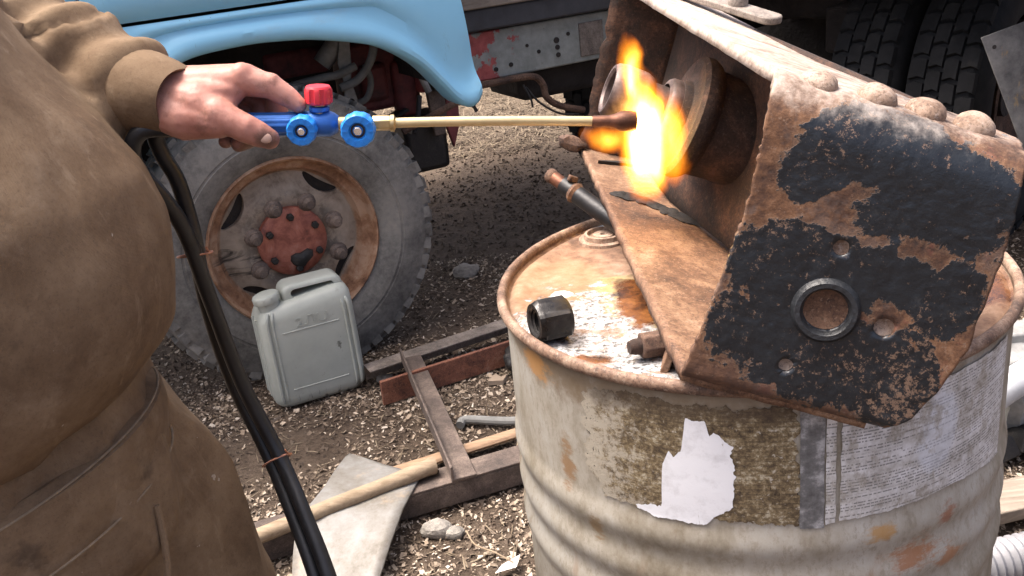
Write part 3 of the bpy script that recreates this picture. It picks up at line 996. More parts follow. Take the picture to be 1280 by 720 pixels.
# frame, bed
rail = tl(MB().box((1.2, .39, .789), (1.2, .08, .168)), 'frame_rail', FRAME_PAINT, bevel=.006)
for (x, z, r) in ((1.02, .80, .006), (1.065, .772, .007), (1.14, .80, .011), (1.142, .775, .009), (1.143, .748, .009), (1.19, .815, .007), (.95, .745, .008), (.89, .738, .008), (1.26, .83, .006), (1.37, .83, .008)):
    tl(MB().tube([(x, .346, z), (x, .352, z)], r, 10), 'rail_hole_shade', DARK, rail)  # flat dark discs on the rail face paint the shade of holes
tl(MB().box((1.285, .347, .785), (.10, .008, .12)), 'patch_plate', STEEL_GREY, rail, bevel=.003)
tl(MB().box((.665, .346, .80), (.05, .006, .05)), 'notch_shade', DARK, rail)  # flat dark square paints the shade of a notch
tl(MB().box((1.2, .36, .918), (1.2, .1, .075)), 'bed_beam', TARP, bevel=.008)
for i in range(3):
    tl(MB().box((1.2, .31, 1.005 + .105 * i), (1.22, .03, .098)), 'bed_board', WOOD_GREY, bevel=.005)
tl(MB().box((1.2, 1.2, .955), (1.18, 1.7, .03)), 'bed_floor', WOOD_DARK)
tl(MB().box((1.2, 1.5, .789), (1.2, .08, .168)), 'frame_rail', FRAME_PAINT, bevel=.006)
tl(MB().tube(crv([(.70, .33, .70), (.85, .33, .697), (.96, .33, .698), (1.03, .33, .69), (1.06, .33, .655), (1.07, .33, .61), (1.12, .33, .57), (1.22, .33, .535)], 6), .0125, 10), 'pipe', RUST_BROWN)
tl(MB().tube(crv([(.99, .33, .66), (1.03, .31, .60), (1.1, .30, .55), (1.18, .3, .53)], 6), .004, 8), 'wire', BLACK_GRIME)
tl(MB().tube(crv([(.98, .33, .67), (.995, .31, .62), (1.0, .31, .59)], 6), .004, 8), 'wire', BLACK_GRIME)
tl(MB().box((1.35, .62, .64), (.62, .3, .13)), 'dark_box', DARK, bevel=.03)  # dark box added to fill the dark area below the rail

# ------------------------------------------------------------------ trailer with dual wheels on the right
TR = thing('trailer', 'dark trailer on black dual tyres with a plank deck edge', 'trailer', (1.80, 3.33, 0), (0, 0, R(-46)))
def trp(b, name, mat, parent=TR, **k):
    return b.build(name, mat, parent, world=False, **k)
YM = Matrix.Rotation(R(90), 4, 'Y')   # lathe axis z -> +x
def dual(x0):
    b = MB()
    m = Matrix.Translation((x0, 0, .475)) @ YM
    b.lathe([(.28, -.03), (.30, .0), (.34, .018), (.40, .022), (.445, .01), (.468, -.012), (.472, -.03), (.472, -.19), (.462, -.215), (.40, -.24), (.32, -.225), (.28, -.19)], 80, m)
    n = 40
    for k in range(n):
        a = 2 * PI * k / n
        for j, (xx, w, off) in enumerate(((-.022, .052, 0), (-.075, .046, .5), (-.125, .046, 0), (-.178, .052, .5))):
            aa = a + off * 2 * PI / n
            rt = Matrix.Rotation(-aa + PI / 2, 3, 'X')
            r = .4765 if j in (1, 2) else .4735
            rad = Vector((0, math.cos(aa), math.sin(aa))) * r
            L = 2 * PI * .48 / n
            M3 = Matrix((Vector((1, 0, 0)), Vector((0, -math.sin(aa), math.cos(aa))), Vector((0, math.cos(aa), math.sin(aa))))).transposed()
            p = [(-w / 2, -L * .36), (-w * .1, -L * .5), (w / 2, -L * .42), (w / 2, L * .42), (w * .1, L * .34), (-w / 2, L * .46)]
            mm = M3.to_4x4(); mm.translation = Vector((x0 + xx, 0, .475)) + rad
            b.prism(p, -.012, .012, mm, .93)
    return trp(b, 'tyre', TYRE_DARK, angle=30)
for x0 in (0, -.27, -1.45):
    dual(x0)
trp(MB().lathe([(.285, .0), (.295, .012), (.283, .016), (.272, .0), (.262, -.06), (.18, -.09), (.1, -.08), (0, -.08)], 48, Matrix.Translation((.0, 0, .475)) @ YM), 'wheel_disc', RUST_BROWN)
trp(MB().tube([(-.05, 0, .475), (-1.6, 0, .475)], .06, 14), 'axle', DARK)
for _x in (-.55, -1.2):
    trp(MB().box((_x, .85, .74), (.1, 2.2, .16)), 'frame_beam', DARK, bevel=.01)
trp(MB().box((-.75, .62, .42), (1.7, .02, .72)), 'dark_backdrop', DARK)  # dark sheet added as backdrop for the darkness under the trailer
for i in range(9):
    trp(MB().box((.15 - .2 * i, .58, 1.02), (.19, 2.55, .045)), 'deck_plank', WOOD_DARK, bevel=.004)  # deck out of view, extended over the wheels to shade the tyres
trp(MB().box((-.85, -.15, .91), (1.5, .05, .10)), 'edge_plank', WOOD_DARK, bevel=.006)
trp(MB().box((-.72, -.185, .92), (.06, .02, .14)), 'cleat', WOOD_DARK, bevel=.004)
trp(MB().box((-.9, .1, .80), (1.2, .35, .1)), 'spring_pack', DARK, bevel=.01)

# sheet metal leaning by the tyres
SP = thing('metal_plate', 'scratched grey steel plate with yellow stains leaning before the dual tyres', 'plate', (1.86, 2.78, 0))
def m_plate():
    t = NT('stained plate')
    a = t.noise(7, 8, .7)
    c = t.ramp(a, [(.4, (.06, .06, .058)), (.55, (.14, .137, .13)), (.7, (.22, .215, .2))])
    s_ = t.step(t.noise(12, 8, .75, t.mapv((1, 1, .4))), .56, .68)
    c = t.mix(s_, c, (.32, .2, .06))
    return t.out(c, .5, .3, t.bump(a, .2, .002))
PLM = m_plate()
m = Matrix(((1, 0, 0, 0), (0, .12, -.99, 2.75), (0, .99, .12, 0), (0, 0, 0, 1)))
MB().prism([(1.40, .80), (1.70, .01), (2.15, .01), (2.15, .92), (1.9, .93)], 0, .006, m).build('sheet', PLM, SP, bevel=.002)
for (x, y) in ((1.418, .79), (1.545, .50), (1.62, .84), (1.62, .28)):
    MB().tube([m @ Vector((x + .02, y - .02, .004)), m @ Vector((x + .02, y - .02, .0075))], .006, 10).build('hole', DARK, SP)  # dark discs on the sheet paint the shade of small holes
MB().tube([m @ Vector((2.0, .7, -.008)), Vector((2.0, 2.98, .0))], .012, 10).build('prop', RUST_BROWN, SP)

# ------------------------------------------------------------------ oil drum
DX, DY = .2734, 1.0805
DR = thing('oil_drum', 'dented cream steel oil drum with rusty rim and torn labels', 'drum', (DX, DY, 0))
def dl(b, name, mat, parent=DR, **k):
    return b.build(name, mat, parent, world=False, **k)
prof = [(.282, .012), (.2845, .05)]
def hoop(z0, z1, n, crest):
    out = []
    for i in range(n * 12 + 1):
        q = i / (n * 12)
        out.append((.2835 + crest * .5 * (1 - math.cos(2 * PI * n * q)), z0 + (z1 - z0) * q))
    return out
prof += hoop(.14, .27, 2, .007) + hoop(.30, .33, 1, .009) + [(.2835, .40)] + hoop(.575, .73, 3, .0048) + [(.2835, .76), (.2833, .80), (.2835, .84), (.284, .862), (.2835, .873)]
def dent(a, j):
    z = prof[j][1]
    p = (math.cos(a) * 1.3, math.sin(a) * 1.3, z * 3)
    return 1 + .006 * noise.noise(Vector(p)) * max(0, min(1, (.862 - z) / .1))
dl(MB().lathe(prof, 120, None, rfun=dent), 'wall', DRUM)
lidp = [(.0, .872), (.1, .873), (.2, .872), (.255, .871), (.262, .8745), (.272, .8745), (.2785, .8715), (.2815, .874)]
b = MB().lathe(lidp, 96)
b.v = [(x, y, z + .0035 * noise.noise(Vector((x * 7, y * 7, 2)))) for x, y, z in b.v]
dl(b, 'lid', LID)
RIMM = m_rust('rusty rolled rim', [(.3, (.06, .035, .024)), (.46, (.17, .1, .065)), (.6, (.29, .2, .14)), (.76, (.4, .32, .25))], 12, .35, .003, .7)
rim = [(.2870 + .0058 * math.cos(q), .8790 + .0070 * math.sin(q)) for q in np.linspace(0, 2 * PI, 15)[:-1]]
dl(MB().lathe([(.2815, .868), (.2815, .876)] , 96), 'rim_skirt', RIMM)
dl(MB().lathe(rim, 140, None, closed=True, rfun=lambda a, j: 1 + .003 * noise.noise(Vector((math.cos(a) * 4, math.sin(a) * 4, 0)))), 'rim', RIMM)
dl(MB().lathe([(0, .016), (.282, .016)], 60), 'base', DRUM)
def bung(x, y, r):
    m = Matrix.Translation((x, y, .871))
    dl(MB().lathe([(r * 1.35, 0), (r * 1.3, .005), (r * 1.05, .006), (r, .012), (r * .86, .0125), (r * .8, .007), (r * .62, .006), (r * .55, .0105), (r * .2, .0105), (r * .15, .006), (0, .006)], 32, m), 'bung', RIMM)
bung(-.143, .19, .026)
bung(.14, -.12, .016)

def rag(t, seed):
    return sum(noise.noise(Vector((t * f_, seed, f_))) * a_ for f_, a_ in ((.3, 1.0), (.8, .6), (1.9, .35), (4.3, .2)))
def patch(name, az0, az1, top, bot, kind, off=.0012, ragged=.0, seed=0, side=None):
    n = int(abs(az1 - az0) * 5) + 3
    side = ragged * 190 if side is None else side
    rows_n = 30
    vs, fs, uv = [], [], []
    for i in range(n):
        q = i / (n - 1)
        az = az0 + (az1 - az0) * q
        t = min(top(az) + ragged * rag(az, seed), .868)
        bo = bot(az) + ragged * rag(az, seed + 9)
        for k in range(rows_n):
            z = bo + (t - bo) * k / (rows_n - 1)
            azz = az + side * rag(z * 230, seed + 3) * (1 - q) ** 6 + side * rag(z * 230, seed + 5) * q ** 6
            a = R(azz)
            zi = np.interp(z, [p[1] for p in prof], [p[0] for p in prof])
            rr = zi * (1 + .006 * noise.noise(Vector((math.cos(a) * 1.3, math.sin(a) * 1.3, z * 3))) * max(0, min(1, (.862 - z) / .1))) + off
            vs.append((rr * math.cos(a), rr * math.sin(a), z))
            uv.append((R(azz - az0) * .285, z))
    for i in range(n - 1):
        for k in range(rows_n - 1):
            a = i * rows_n + k
            fs.append((a, a + rows_n, a + rows_n + 1, a + 1))
    b = MB().add(vs, fs)
    b.uv = uv
    return dl(b, name, m_label(kind))
P = lambda xs, ys: (lambda a: float(np.interp(a, xs, ys)))
patch('label_remnant', -139, -95.2, P([-139, -130, -95], [.852, .861, .858]), P([-139, -135, -95], [.76, .735, .732]), 'brown', .0008, .006, seed=1, side=2.0)
patch('torn_label', -127, -107.2, P([-127, -124, -121.5, -121, -119.5, -118.6, -117, -116, -112.2, -111.6, -110.8, -107.3], [.738, .742, .74, .792, .806, .8, .808, .844, .843, .826, .832, .82]),
      P([-127, -121.4, -113, -111, -107], [.731, .729, .727, .736, .752]), 'white', .0017, .0032, seed=5, side=1.0)
patch('label_strip', -94.8, -90.2, P([-95, -90], [.8605, .8605]), P([-95, -90], [.726, .7255]), 'strip', .0014, .0008, seed=7)
patch('label_edge', -89.9, -88.0, P([-95, -88], [.8605, .8605]), P([-95, -88], [.727, .73]), 'text', .0014, .001, seed=8)
patch('printed_label', -87.0, -41, P([-87, -41], [.86, .86]), P([-87, -60, -41], [.731, .733, .722]), 'text', .0016, .002, seed=11)

# oily hexagon nut lying on the lid
def nut(name, label, c, axis, length, af, hole, mat, up=(0, 0, 1), roll=0):
    th = thing(name, label, 'nut', (c[0], c[1], c[2]))
    m = axis_mat(c, axis, up) @ Matrix.Rotation(roll, 4, 'Z')
    rr = af / 2 / math.cos(PI / 6)
    b = MB()
    n = 48
    prof_o = []
    rings = [(hole, -length / 2 + .002), (hole * 1.18, -length / 2), (af / 2 * .93, -length / 2), (None, -length / 2 + .0045), (None, length / 2 - .0045), (af / 2 * .93, length / 2), (hole * 1.18, length / 2), (hole, length / 2 - .002)]
    vs = []
    for i in range(n):
        a = 2 * PI * i / n
        hx = (af / 2) / math.cos((a % (PI / 3)) - PI / 6)
        for r, h in rings:
            r = hx if r is None else r
            vs.append(m @ Vector((r * math.cos(a), r * math.sin(a), h)))
    k = len(rings)
    fs = [(i * k + j, ((i + 1) % n) * k + j, ((i + 1) % n) * k + (j + 1) % k, i * k + (j + 1) % k) for i in range(n) for j in range(k)]
    b.add(vs, fs)
    o = b.build('nut_body', mat, th, angle=25)
    g = MB()
    for q in range(6):
        h = -length / 2 + length * (q + 1) / 7
        g.lathe([(hole + .0002, h - .0014), (hole - .0016, h), (hole + .0002, h + .0014)], 24, m)
    g.build('thread', mat, o)
    return th
nut('hex_nut', 'oily black hexagon nut lying on its side on the drum lid', (.037, .975, .895), (-.93, -.33, .05),   .038, .044, .0135, OILY, roll=PI / 6)

# bolt and packing under the box corner
BT = thing('bolt', 'rusty hexagon bolt with square washer wedged under the steel box corner', 'bolt', (.135, .905, .872))
bm_ = axis_mat((.131, .905, .8865), (-.97, -.2, .06))
MB().prism(hexa(.0135), -.018, .010, bm_).build('head', RUST_BROWN, BT, bevel=.0015)
MB().tube([bm_ @ Vector((0, 0, .010)), bm_ @ Vector((0, 0, .016)), bm_ @ Vector((0, 0, .022))], [.0085, .0085, .0065], 14).build('shank', RUST_DARK, BT)
MB().box((.151, .895, .8885), (.008, .062, .032), Euler((.1, .35, -.25))).build('washer', RUST_PLATE, BT, bevel=.0015)

# pipe stub lying over the back rim
PB = thing('pipe_stub', 'sooty pipe stub with threaded nipple and wire clamp resting over the drum rim', 'pipe', (.16, 1.25, .872))
d = (Vector((.134, 1.283, .905)) - Vector((.067, 1.35, .951))).normalized()
p0 = Vector((.067, 1.35, .951))
MB().tube([p0 + d * .03, p0 + d * .165], [.0125, .0135], 18).build('pipe', RUBBER, PB)
MB().tube([p0 + d * .012, p0 + d * .032], .0095, 14).build('nipple', COPPER, PB)
MB().lathe([(.005, -.004), (.0095, -.004), (.0108, .001), (.0095, .006), (.005, .006)], 16, axis_mat(p0 + d * .006, d), closed=True).build('collar', RUST_BROWN, PB)
MB().lathe([(.0128, -.005), (.0152, 0), (.0128, .005)], 18, axis_mat(p0 + d * .052, d)).build('clamp', RUST_PLATE, PB)
MB().box(p0 + d * .047 + Vector((.002, 0, .017)), (.014, .007, .009), Euler((0, .5, .3))).build('clamp_lug', RUST_PLATE, PB, bevel=.002)

# ------------------------------------------------------------------ rusted steel box on the drum
BXR = Matrix(((.924, .2671, .2737), (-.2811, .9596, .0126), (-.2592, -.0886, .9617)))
BX = thing('steel_box', 'heavy rusted steel box section with peeling black paint and rivets', 'steel box', (.14302, .80, .90604), BXR)
def bl(b, name, mat, parent=BX, **k):
    return b.build(name, mat, parent, world=False, **k)
# front plate, rounded bend and top flange as one bent sheet
prof2 = [(.012, -.006), (.004, -.004), (0.0, .003)]
prof2 += [(0, z) for z in np.linspace(.008, .226, 90)]
prof2 += [(.036 - .036 * math.cos(q), .2335 + .04 * math.sin(q)) for q in np.linspace(.12, PI / 2, 10)]
prof2 += [(y, .2735 + (y - .036) * .045) for y in np.linspace(.05, .64, 44)]
def left_x(y, z):
    if y <= .036:
        base = float(np.interp(z, [0, .05, .153, .22, .2735], [0, .008, .0175, .016, .013]))
    else:
        base = float(np.interp(y, [.036, .62], [.013, -.212]))
    return base
def right_x(y, z):
    if y <= .036:
        return float(np.interp(z, [-.006, .0, .012, .04, .083, .17, .245, .2735], [.178, .186, .198, .2105, .222, .2235, .219, .2185]))
    return float(np.interp(y, [.036, .083, .238, .5, .66], [.2185, .2225, .1125, -.056, -.125]))
rows = []
HO = ((.1035, .089, .0185), (.101, .145, .0068), (.1532, .086, .0085), (.0849, .0313, .0064))
NC = 100
for i, (y, z) in enumerate(prof2):
    xl, xr = left_x(y, z), right_x(y, z)
    xl += (.0012 * noise.noise(Vector((y * 60, z * 60, 3))) + .0022 * noise.noise(Vector((y * 230, z * 230, 7)))) * (1 if y < .05 else .3)
    xr += .0025 * noise.noise(Vector((y * 50, z * 50, 13)))
    row = []
    for k in range(NC):
        q = k / (NC - 1)
        x = xl + (xr - xl) * q
        # the top surface falls slightly towards the right-hand end of the bend
        zz = z - .022 * (q * (z / .2735)) * (1 if y < .3 else max(0, 1 - (y - .3) / .3)) * min(1, max(0, (z - .15) / .08))
        nn = .0004 * noise.noise(Vector((x * 45, y * 45, z * 45))) + .0004 * noise.noise(Vector((x * 140, y * 140, z * 140))) + .0003 * noise.noise(Vector((x * 400, y * 400, z * 400)))
        row.append((x, y - nn, zz + nn))
    rows.append(row)
fpb = MB().grid(rows)
gone = set()
for hi, (hx, hz, hr) in enumerate(HO):
    ins = {i for i, v in enumerate(fpb.v) if v[1] < .008 and math.hypot(v[0] - hx, v[2] - hz) < hr}
    kill = [f for f in fpb.f if any(i in ins for i in f)]
    edge = {i for f in kill for i in f} - ins
    fpb.f = [f for f in fpb.f if not any(i in ins for i in f)]
    for i in edge:
        x, y, z = fpb.v[i]
        d_ = math.hypot(x - hx, z - hz)
        fpb.v[i] = (hx + (x - hx) / d_ * hr, y, hz + (z - hz) / d_ * hr)
    gone |= ins
keep = [i for i in range(len(fpb.v)) if i not in gone]
mp = {o: n for n, o in enumerate(keep)}
fpb.v = [fpb.v[i] for i in keep]
fpb.f = [tuple(mp[i] for i in f) for f in fpb.f]
sh = bl(fpb, 'front_plate', BOX, angle=60)
bake(sh, solid=.012)
b = MB().lathe([(.0185, .006), (.0192, -.002), (.0215, -.0055), (.0255, -.0055), (.0285, -.002), (.0295, .003)], 40, Matrix.Translation((HO[0][0], 0, HO[0][1])) @ Matrix.Rotation(R(-90), 4, 'X'))
bl(b, 'boss', m_plain('black paint worn', (.016, .018, .021), .45, 0, .6, 60, .5, .002), sh)
for (x, z, r) in HO:
    bl(MB().lathe([(r * 1.06, .0035), (r * .97, .0045), (r * .5, .005 + .1 * r), (0, .005 + .12 * r)], 24, Matrix.Translation((x, 0, z)) @ Matrix.Rotation(R(-90), 4, 'X')), 'hole_light', WEAR_HOLE_LIGHT if r < .01 else RUST_PLATE, sh)  # pale rust discs stand in for the lit inside seen through holes
for (x, y, z) in ((.05, .036, .268), (.098, .04, .266), (.14, .045, .262), (.18, .047, .259)):
    bl(MB().lathe([(.0175, -.008), (.017, .0), (.015, .005), (.0105, .0085), (.0055, .0102), (0, .0106)], 20, axis_mat((x, y, z), (.03, -.3, .95)), rfun=lambda a, j: 1 + .05 * math.sin(3 * a + x * 90)), 'rivet', WEAR_HOLE_LIGHT, sh)
# bottom plate
def bz(y): return .062 * y
rows = []
for i, y in enumerate(np.linspace(.006, .665, 40)):
    xl = float(np.interp(y, [0, .665], [.002, -.2186])) + .003 * noise.noise(Vector((y * 40, 2, 0)))
    xr = float(np.interp(y, [0, .09, .24, .5, .665], [.165, .175, .09, -.065, -.125]))
    rows.append([(xl + (xr - xl) * q, y, bz(y) + .0015 * noise.noise(Vector((q * 9, y * 30, 0)))) for q in np.linspace(0, 1, 20)])
bp = bl(MB().grid(rows), 'bottom_plate', RUST_PLATE)
bp.modifiers.new('s', 'SOLIDIFY').thickness = .011
# back plate with a jagged torch-cut edge
rows = []
for z in np.linspace(.035, .30, 34):
    xl = -.222 + .03 * (z - .04) + .006 * noise.noise(Vector((z * 45, 5, 0))) + .004 * noise.noise(Vector((z * 130, 5, 0)))
    yb = .668 - .16 * (z - .04)
    rows.append([(xl + (-.11 - xl) * q, yb + .004 * q, z) for q in np.linspace(0, 1, 8)])
bk = bl(MB().grid(rows), 'back_plate', RUST_DARK)
bk.modifiers.new('s', 'SOLIDIFY').thickness = .011
tcn = MB().sphere((0, 0, 0), (.022, .012, .012), 12, 8)
tcn.v = [tuple(Vector(v) * (1 + .5 * noise.noise(Vector(v) * 90)) + Vector((-.232, .655, .047))) for v in tcn.v]
bl(tcn, 'torn_corner', RUST_BROWN)
# web added to close the far side and keep the inside dark
wv = [(-.118, .66), (-.058, .497), (.1, .237), (.185, .095), (.17, .03)]
bl(MB().grid([[(x - .004, y, .036 * y + .012 + (.243 - .0 * y) * q + (.03 * y * q)) for (x, y) in wv] for q in np.linspace(0, .98, 8)]), 'shade_web', RUST_DARK).modifiers.new('s', 'SOLIDIFY').thickness = .006
# slot and soot weld on the bottom plate
bl(MB().prism([(-.182, .6), (-.14, .622), (-.10, .655), (-.13, .648), (-.17, .615)], bz(.62) - .001, bz(.62) + .004), 'slot', DARK)  # raised dark sliver stands in for the shade in the slot
w = MB()
for i in range(60):
    q = i / 59
    x = -.135 + .165 * q + random.uniform(-.004, .004); y = .478 - .055 * q + .006 * math.sin(q * 7) + random.uniform(-.006, .006)
    w.sphere((x, y, bz(y) + .0005), (.011 * random.uniform(.6, 1.2), .018 * random.uniform(.4, 1.2), .0018 * random.uniform(.5, 1.2)), 8, 5)
bl(w, 'weld_bead', BLACK_GRIME)
bl(MB().sphere((.004, .512, bz(.5) + .004), (.014, .006, .006)).sphere((.02, .50, bz(.5) + .004), (.008, .006, .005)), 'spatter', STEEL_GREY)
# flanged hub, stud and nut inside the box
ha = Vector((-.1, -.03, .018)).normalized()
hm = axis_mat((-.066, .3988, .1624), ha)
hubp = [(.05, -.2), (.062, -.19), (.064, -.05), (.066, -.022), (.072, -.016), (.076, -.008), (.075, .002), (.069, .006), (.054, .004), (.042, .008), (.04, .018), (.0, .018)]
bl(MB().lathe(hubp, 56, hm), 'hub_flange', m_rust('shaded hub rust', [(.3, (.01, .007, .006)), (.5, (.035, .019, .013)), (.66, (.08, .04, .026)), (.8, (.12, .08, .065))], 20))  # rust colour darkened for the shade inside the box
bl(MB().lathe([(.034, .0), (.0375, .016), (.0385, .02), (.0385, .028), (.036, .032), (.030, .034)], 40, hm), 'collar', HOT)
bl(MB().lathe([(.026, .02), (.026, .05), (.031, .054), (.034, .062), (.035, .088), (.033, .098), (.0295, .102), (.026, .102), (.0235, .099), (.023, .06), (0, .058)], 40, hm), 'stud_nut', HOT)

# loose flat bar on the top flange
FB = thing('flat_bar', 'loose grey flat bar with round end lying on the top flange of the box', 'bar', (.33, 1.25, 1.175))
e0 = Vector((.338, 1.17, 1.146)); e1 = Vector((.225, 1.39, 1.186))
ax = (e1 - e0).normalized()
m = Matrix((ax, Vector((0, 0, 1)).cross(ax).normalized(), ax.cross(Vector((0, 0, 1)).cross(ax).normalized()))).transposed().to_4x4()
m.translation = e0
pl = [(.014 + .014 * math.cos(q), .014 * math.sin(q)) for q in np.linspace(PI / 2, 3 * PI / 2, 10)] + [(.26, -.014), (.26, .014)]
MB().prism(pl, 0, .009, m).build('bar', STEEL_GREY, FB, bevel=.002)
MB().lathe([(.012, .0), (.012, .008), (.009, .014), (0, .016)], 16, m @ Matrix.Translation((.07, .0, .008))).build('knob', STEEL_GREY, FB)

# flame
fc = Vector((.176, 1.148, 1.054))
FL = MB().sphere((0, 0, 0), (.085, .055, .125), 20, 14).build('flame', FLAME)
FL.location = fc
tag(FL, 'bright yellow gas flame licking the stud inside the steel box', 'flame')

# ------------------------------------------------------------------ gas torch
ta = Vector((.429, .012, -.047)).normalized()
ty_ = Vector((0, 0, 1)).cross(ta).normalized()
tz_ = ta.cross(ty_)
TM = Matrix((ta, ty_, tz_)).transposed()
TO = thing('gas_torch', 'blue handled gas torch with brass tube, red knob and two blue knobs', 'torch', (-.271, 1.12, 1.109), TM)
def to(b, name, mat, parent=TO, **k):
    return b.build(name, mat, parent, world=False, **k)
XA = Matrix.Rotation(R(90), 4, 'Y')       # lathe axis -> +x
FR = Matrix.Rotation(R(90), 4, 'X')       # lathe axis -> -y, at the viewer
def flute(n, amp):
    return lambda a, j: 1 + amp * math.cos(n * a)
to(MB().lathe([(0, -.076), (.0095, -.076), (.0115, -.072), (.0128, -.066), (.0128, .04), (.0135, .044), (.0135, .052), (.0115, .056), (0, .056)], 72, XA, rfun=flute(12, .035)), 'handle', BLUE_HANDLE)
to(MB().lathe([(0, .052), (.0125, .052), (.0145, .058), (.0145, .088), (.012, .094), (.009, .098), (0, .098)], 32, XA), 'valve_body', BLUE_HANDLE)
to(MB().tube([(.092, 0, 0), (.112, 0, 0)], .0075, 18), 'collar', BRASS)
to(MB().box((.121, 0, -.001), (.026, .022, .022)), 'mixer_block', BLUE_HANDLE, bevel=.004)
def knob(x, r, z=-.002):
    lob = lambda a, j: (1 + .02 * max(-1, min(1, 3 * math.cos(11 * a)))) if j in (2, 3, 4) else 1
    st = to(MB().tube([(x, 0, z), (x, -.016, z)], .007, 14), 'valve_stem', BRASS)
    m = Matrix.Translation((x, -.013, z)) @ FR
    kb = to(MB().lathe([(0, 0), (r * .8, 0), (r * .98, .002), (r, .012), (r * .98, .018), (r * .9, .0205), (r * .52, .0205), (r * .44, .0165), (0, .0165)], 80, m, rfun=lob), 'control_knob', BLUE_KNOB)
    to(MB().prism(hexa(r * .27), .0165, .0205, m), 'screw', CHROME, kb, bevel=.0008)
    to(MB().lathe([(r * .42, .0168), (r * .3, .0168)], 24, m), 'screw_recess', DARK, kb)
    for k in range(10):
        a = 2 * PI * k / 10
        to(MB().box(tuple(m @ Vector((r * .74 * math.cos(a), r * .74 * math.sin(a), .0206))), (r * .26, .0014, .0016), Matrix.Rotation(-a, 3, 'Y')), 'mark', BLUE_KNOB, kb)
knob(.060, .0165)
knob(.1215, .0192)
to(MB().tube([(.0775, 0, .012), (.0775, 0, .026)], .0072, 16), 'valve_stem', BRASS)
to(MB().lathe([(.0095, .012), (.0115, .0135), (.0115, .0175), (.0085, .0185)], 20, Matrix.Translation((.0775, 0, .002))), 'gland_nut', BLUE_HANDLE)
lob2 = lambda a, j: (1 + .05 * (1 if math.cos(8 * a) > 0 else -1)) if 1 < j < 5 else 1
rk = to(MB().lathe([(0, 0), (.013, 0), (.0148, .002), (.0148, .005), (.0148, .015), (.0142, .018), (.0128, .02), (0, .0205)], 72, Matrix.Translation((.0775, 0, .0225)), rfun=lob2), 'red_knob', RED_KNOB)
to(MB().prism(hexa(.0088), .136, .156, XA), 'union_nut', BRASS, bevel=.001)
to(MB().lathe([(.0062, .155), (.0095, .156), (.0098, .160), (.0062, .162)], 24, XA), 'union_collar', BRASS)
tube = [Vector((.15 + .245 * q, 0, .0015 * math.sin(q * PI))) for q in np.linspace(0, 1, 14)]
to(MB().tube(tube, .0056, 18), 'brass_tube', BRASS_PALE)
to(MB().lathe([(.0056, .385), (.0066, .388), (.0068, .405), (.0085, .412), (.0112, .418), (.012, .428), (.0108, .436), (.0065, .437), (.006, .43), (0, .43)], 28, XA), 'nozzle', COPPER)
to(MB().tube([(.057, .0, -.011), (.058, -.002, -.021)], [.0065, .005], 12), 'gas_nipple', COPPER)
for yy in (-.008, .008):
    to(MB().tube([(-.07, yy * .6, 0), (-.08, yy, -.001), (-.09, yy, -.003)], .0058, 12), 'hose_tail', BRASS)

# rubber hoses from the torch to the ground
def wpt(x, y, z): return TO.matrix_world @ Vector((x, y, z))
h1 = [tuple(TM @ Vector((-.08, -.008, -.001)) + Vector((-.271, 1.12, 1.109))), (-.385, 1.102, 1.118), (-.401, 1.10, 1.098), (-.400, 1.108, 1.07), (-.386, 1.12, 1.035), (-.377, 1.14, .985), (-.374, 1.165, .885), (-.363, 1.18, .762), (-.332, 1.165, .66), (-.30, 1.11, .598), (-.268, 1.05, .52), (-.22, .95, .33), (-.16, .80, .10), (-.12, .66, .012), (-.2, .40, .012), (-.5, .1, .012)]
h2 = [tuple(TM @ Vector((-.08, .008, -.001)) + Vector((-.271, 1.12, 1.109))), (-.381, 1.135, 1.112), (-.384, 1.142, 1.085), (-.376, 1.15, 1.05), (-.374, 1.155, 1.01), (-.374, 1.157, .97), (-.385, 1.18, .885), (-.382, 1.20, .762), (-.351, 1.18, .655), (-.32, 1.125, .592), (-.288, 1.06, .515), (-.24, .955, .325), (-.18, .80, .10), (-.14, .66, .012), (-.22, .38, .012), (-.52, .08, .012)]
o = MB().tube(crv(h1, 10), .0097, 14).build('rubber_hose', RUBBER)
tag(o, 'black rubber gas hose looping out to the left below the hand', 'hose', 'gas hoses of the torch')
o = MB().tube(crv(h2, 10), .0097, 14).build('rubber_hose', RUBBER)
tag(o, 'straighter black rubber gas hose hanging behind the looped one', 'hose', 'gas hoses of the torch')
def tie(c, ax, label):
    a = axis_mat(c, ax, (0, 1, 0))
    pts = [a @ Vector((.0215 * math.cos(q), .0118 * math.sin(q), .003 * math.sin(q))) for q in np.linspace(0, 2 * PI, 28)[:-1]]
    b = MB().tube(pts, .0012, 6, loop=True)
    b.tube([pts[14], pts[14] + Vector((-.003, -.003, .003)), pts[14] + Vector((-.005, -.004, .009))], .0012, 6)
    tag(b.build('wire_tie', COPPER_WIRE), label, 'wire tie', 'copper wire ties on the hoses')
tie((-.377, 1.155, .953), (.04, .06, -1), 'thin copper wire tie round the hoses before the tyre')
tie((-.336, 1.165, .652), (.35, -.35, -.9), 'thin copper wire tie round the hoses above the timber handle')

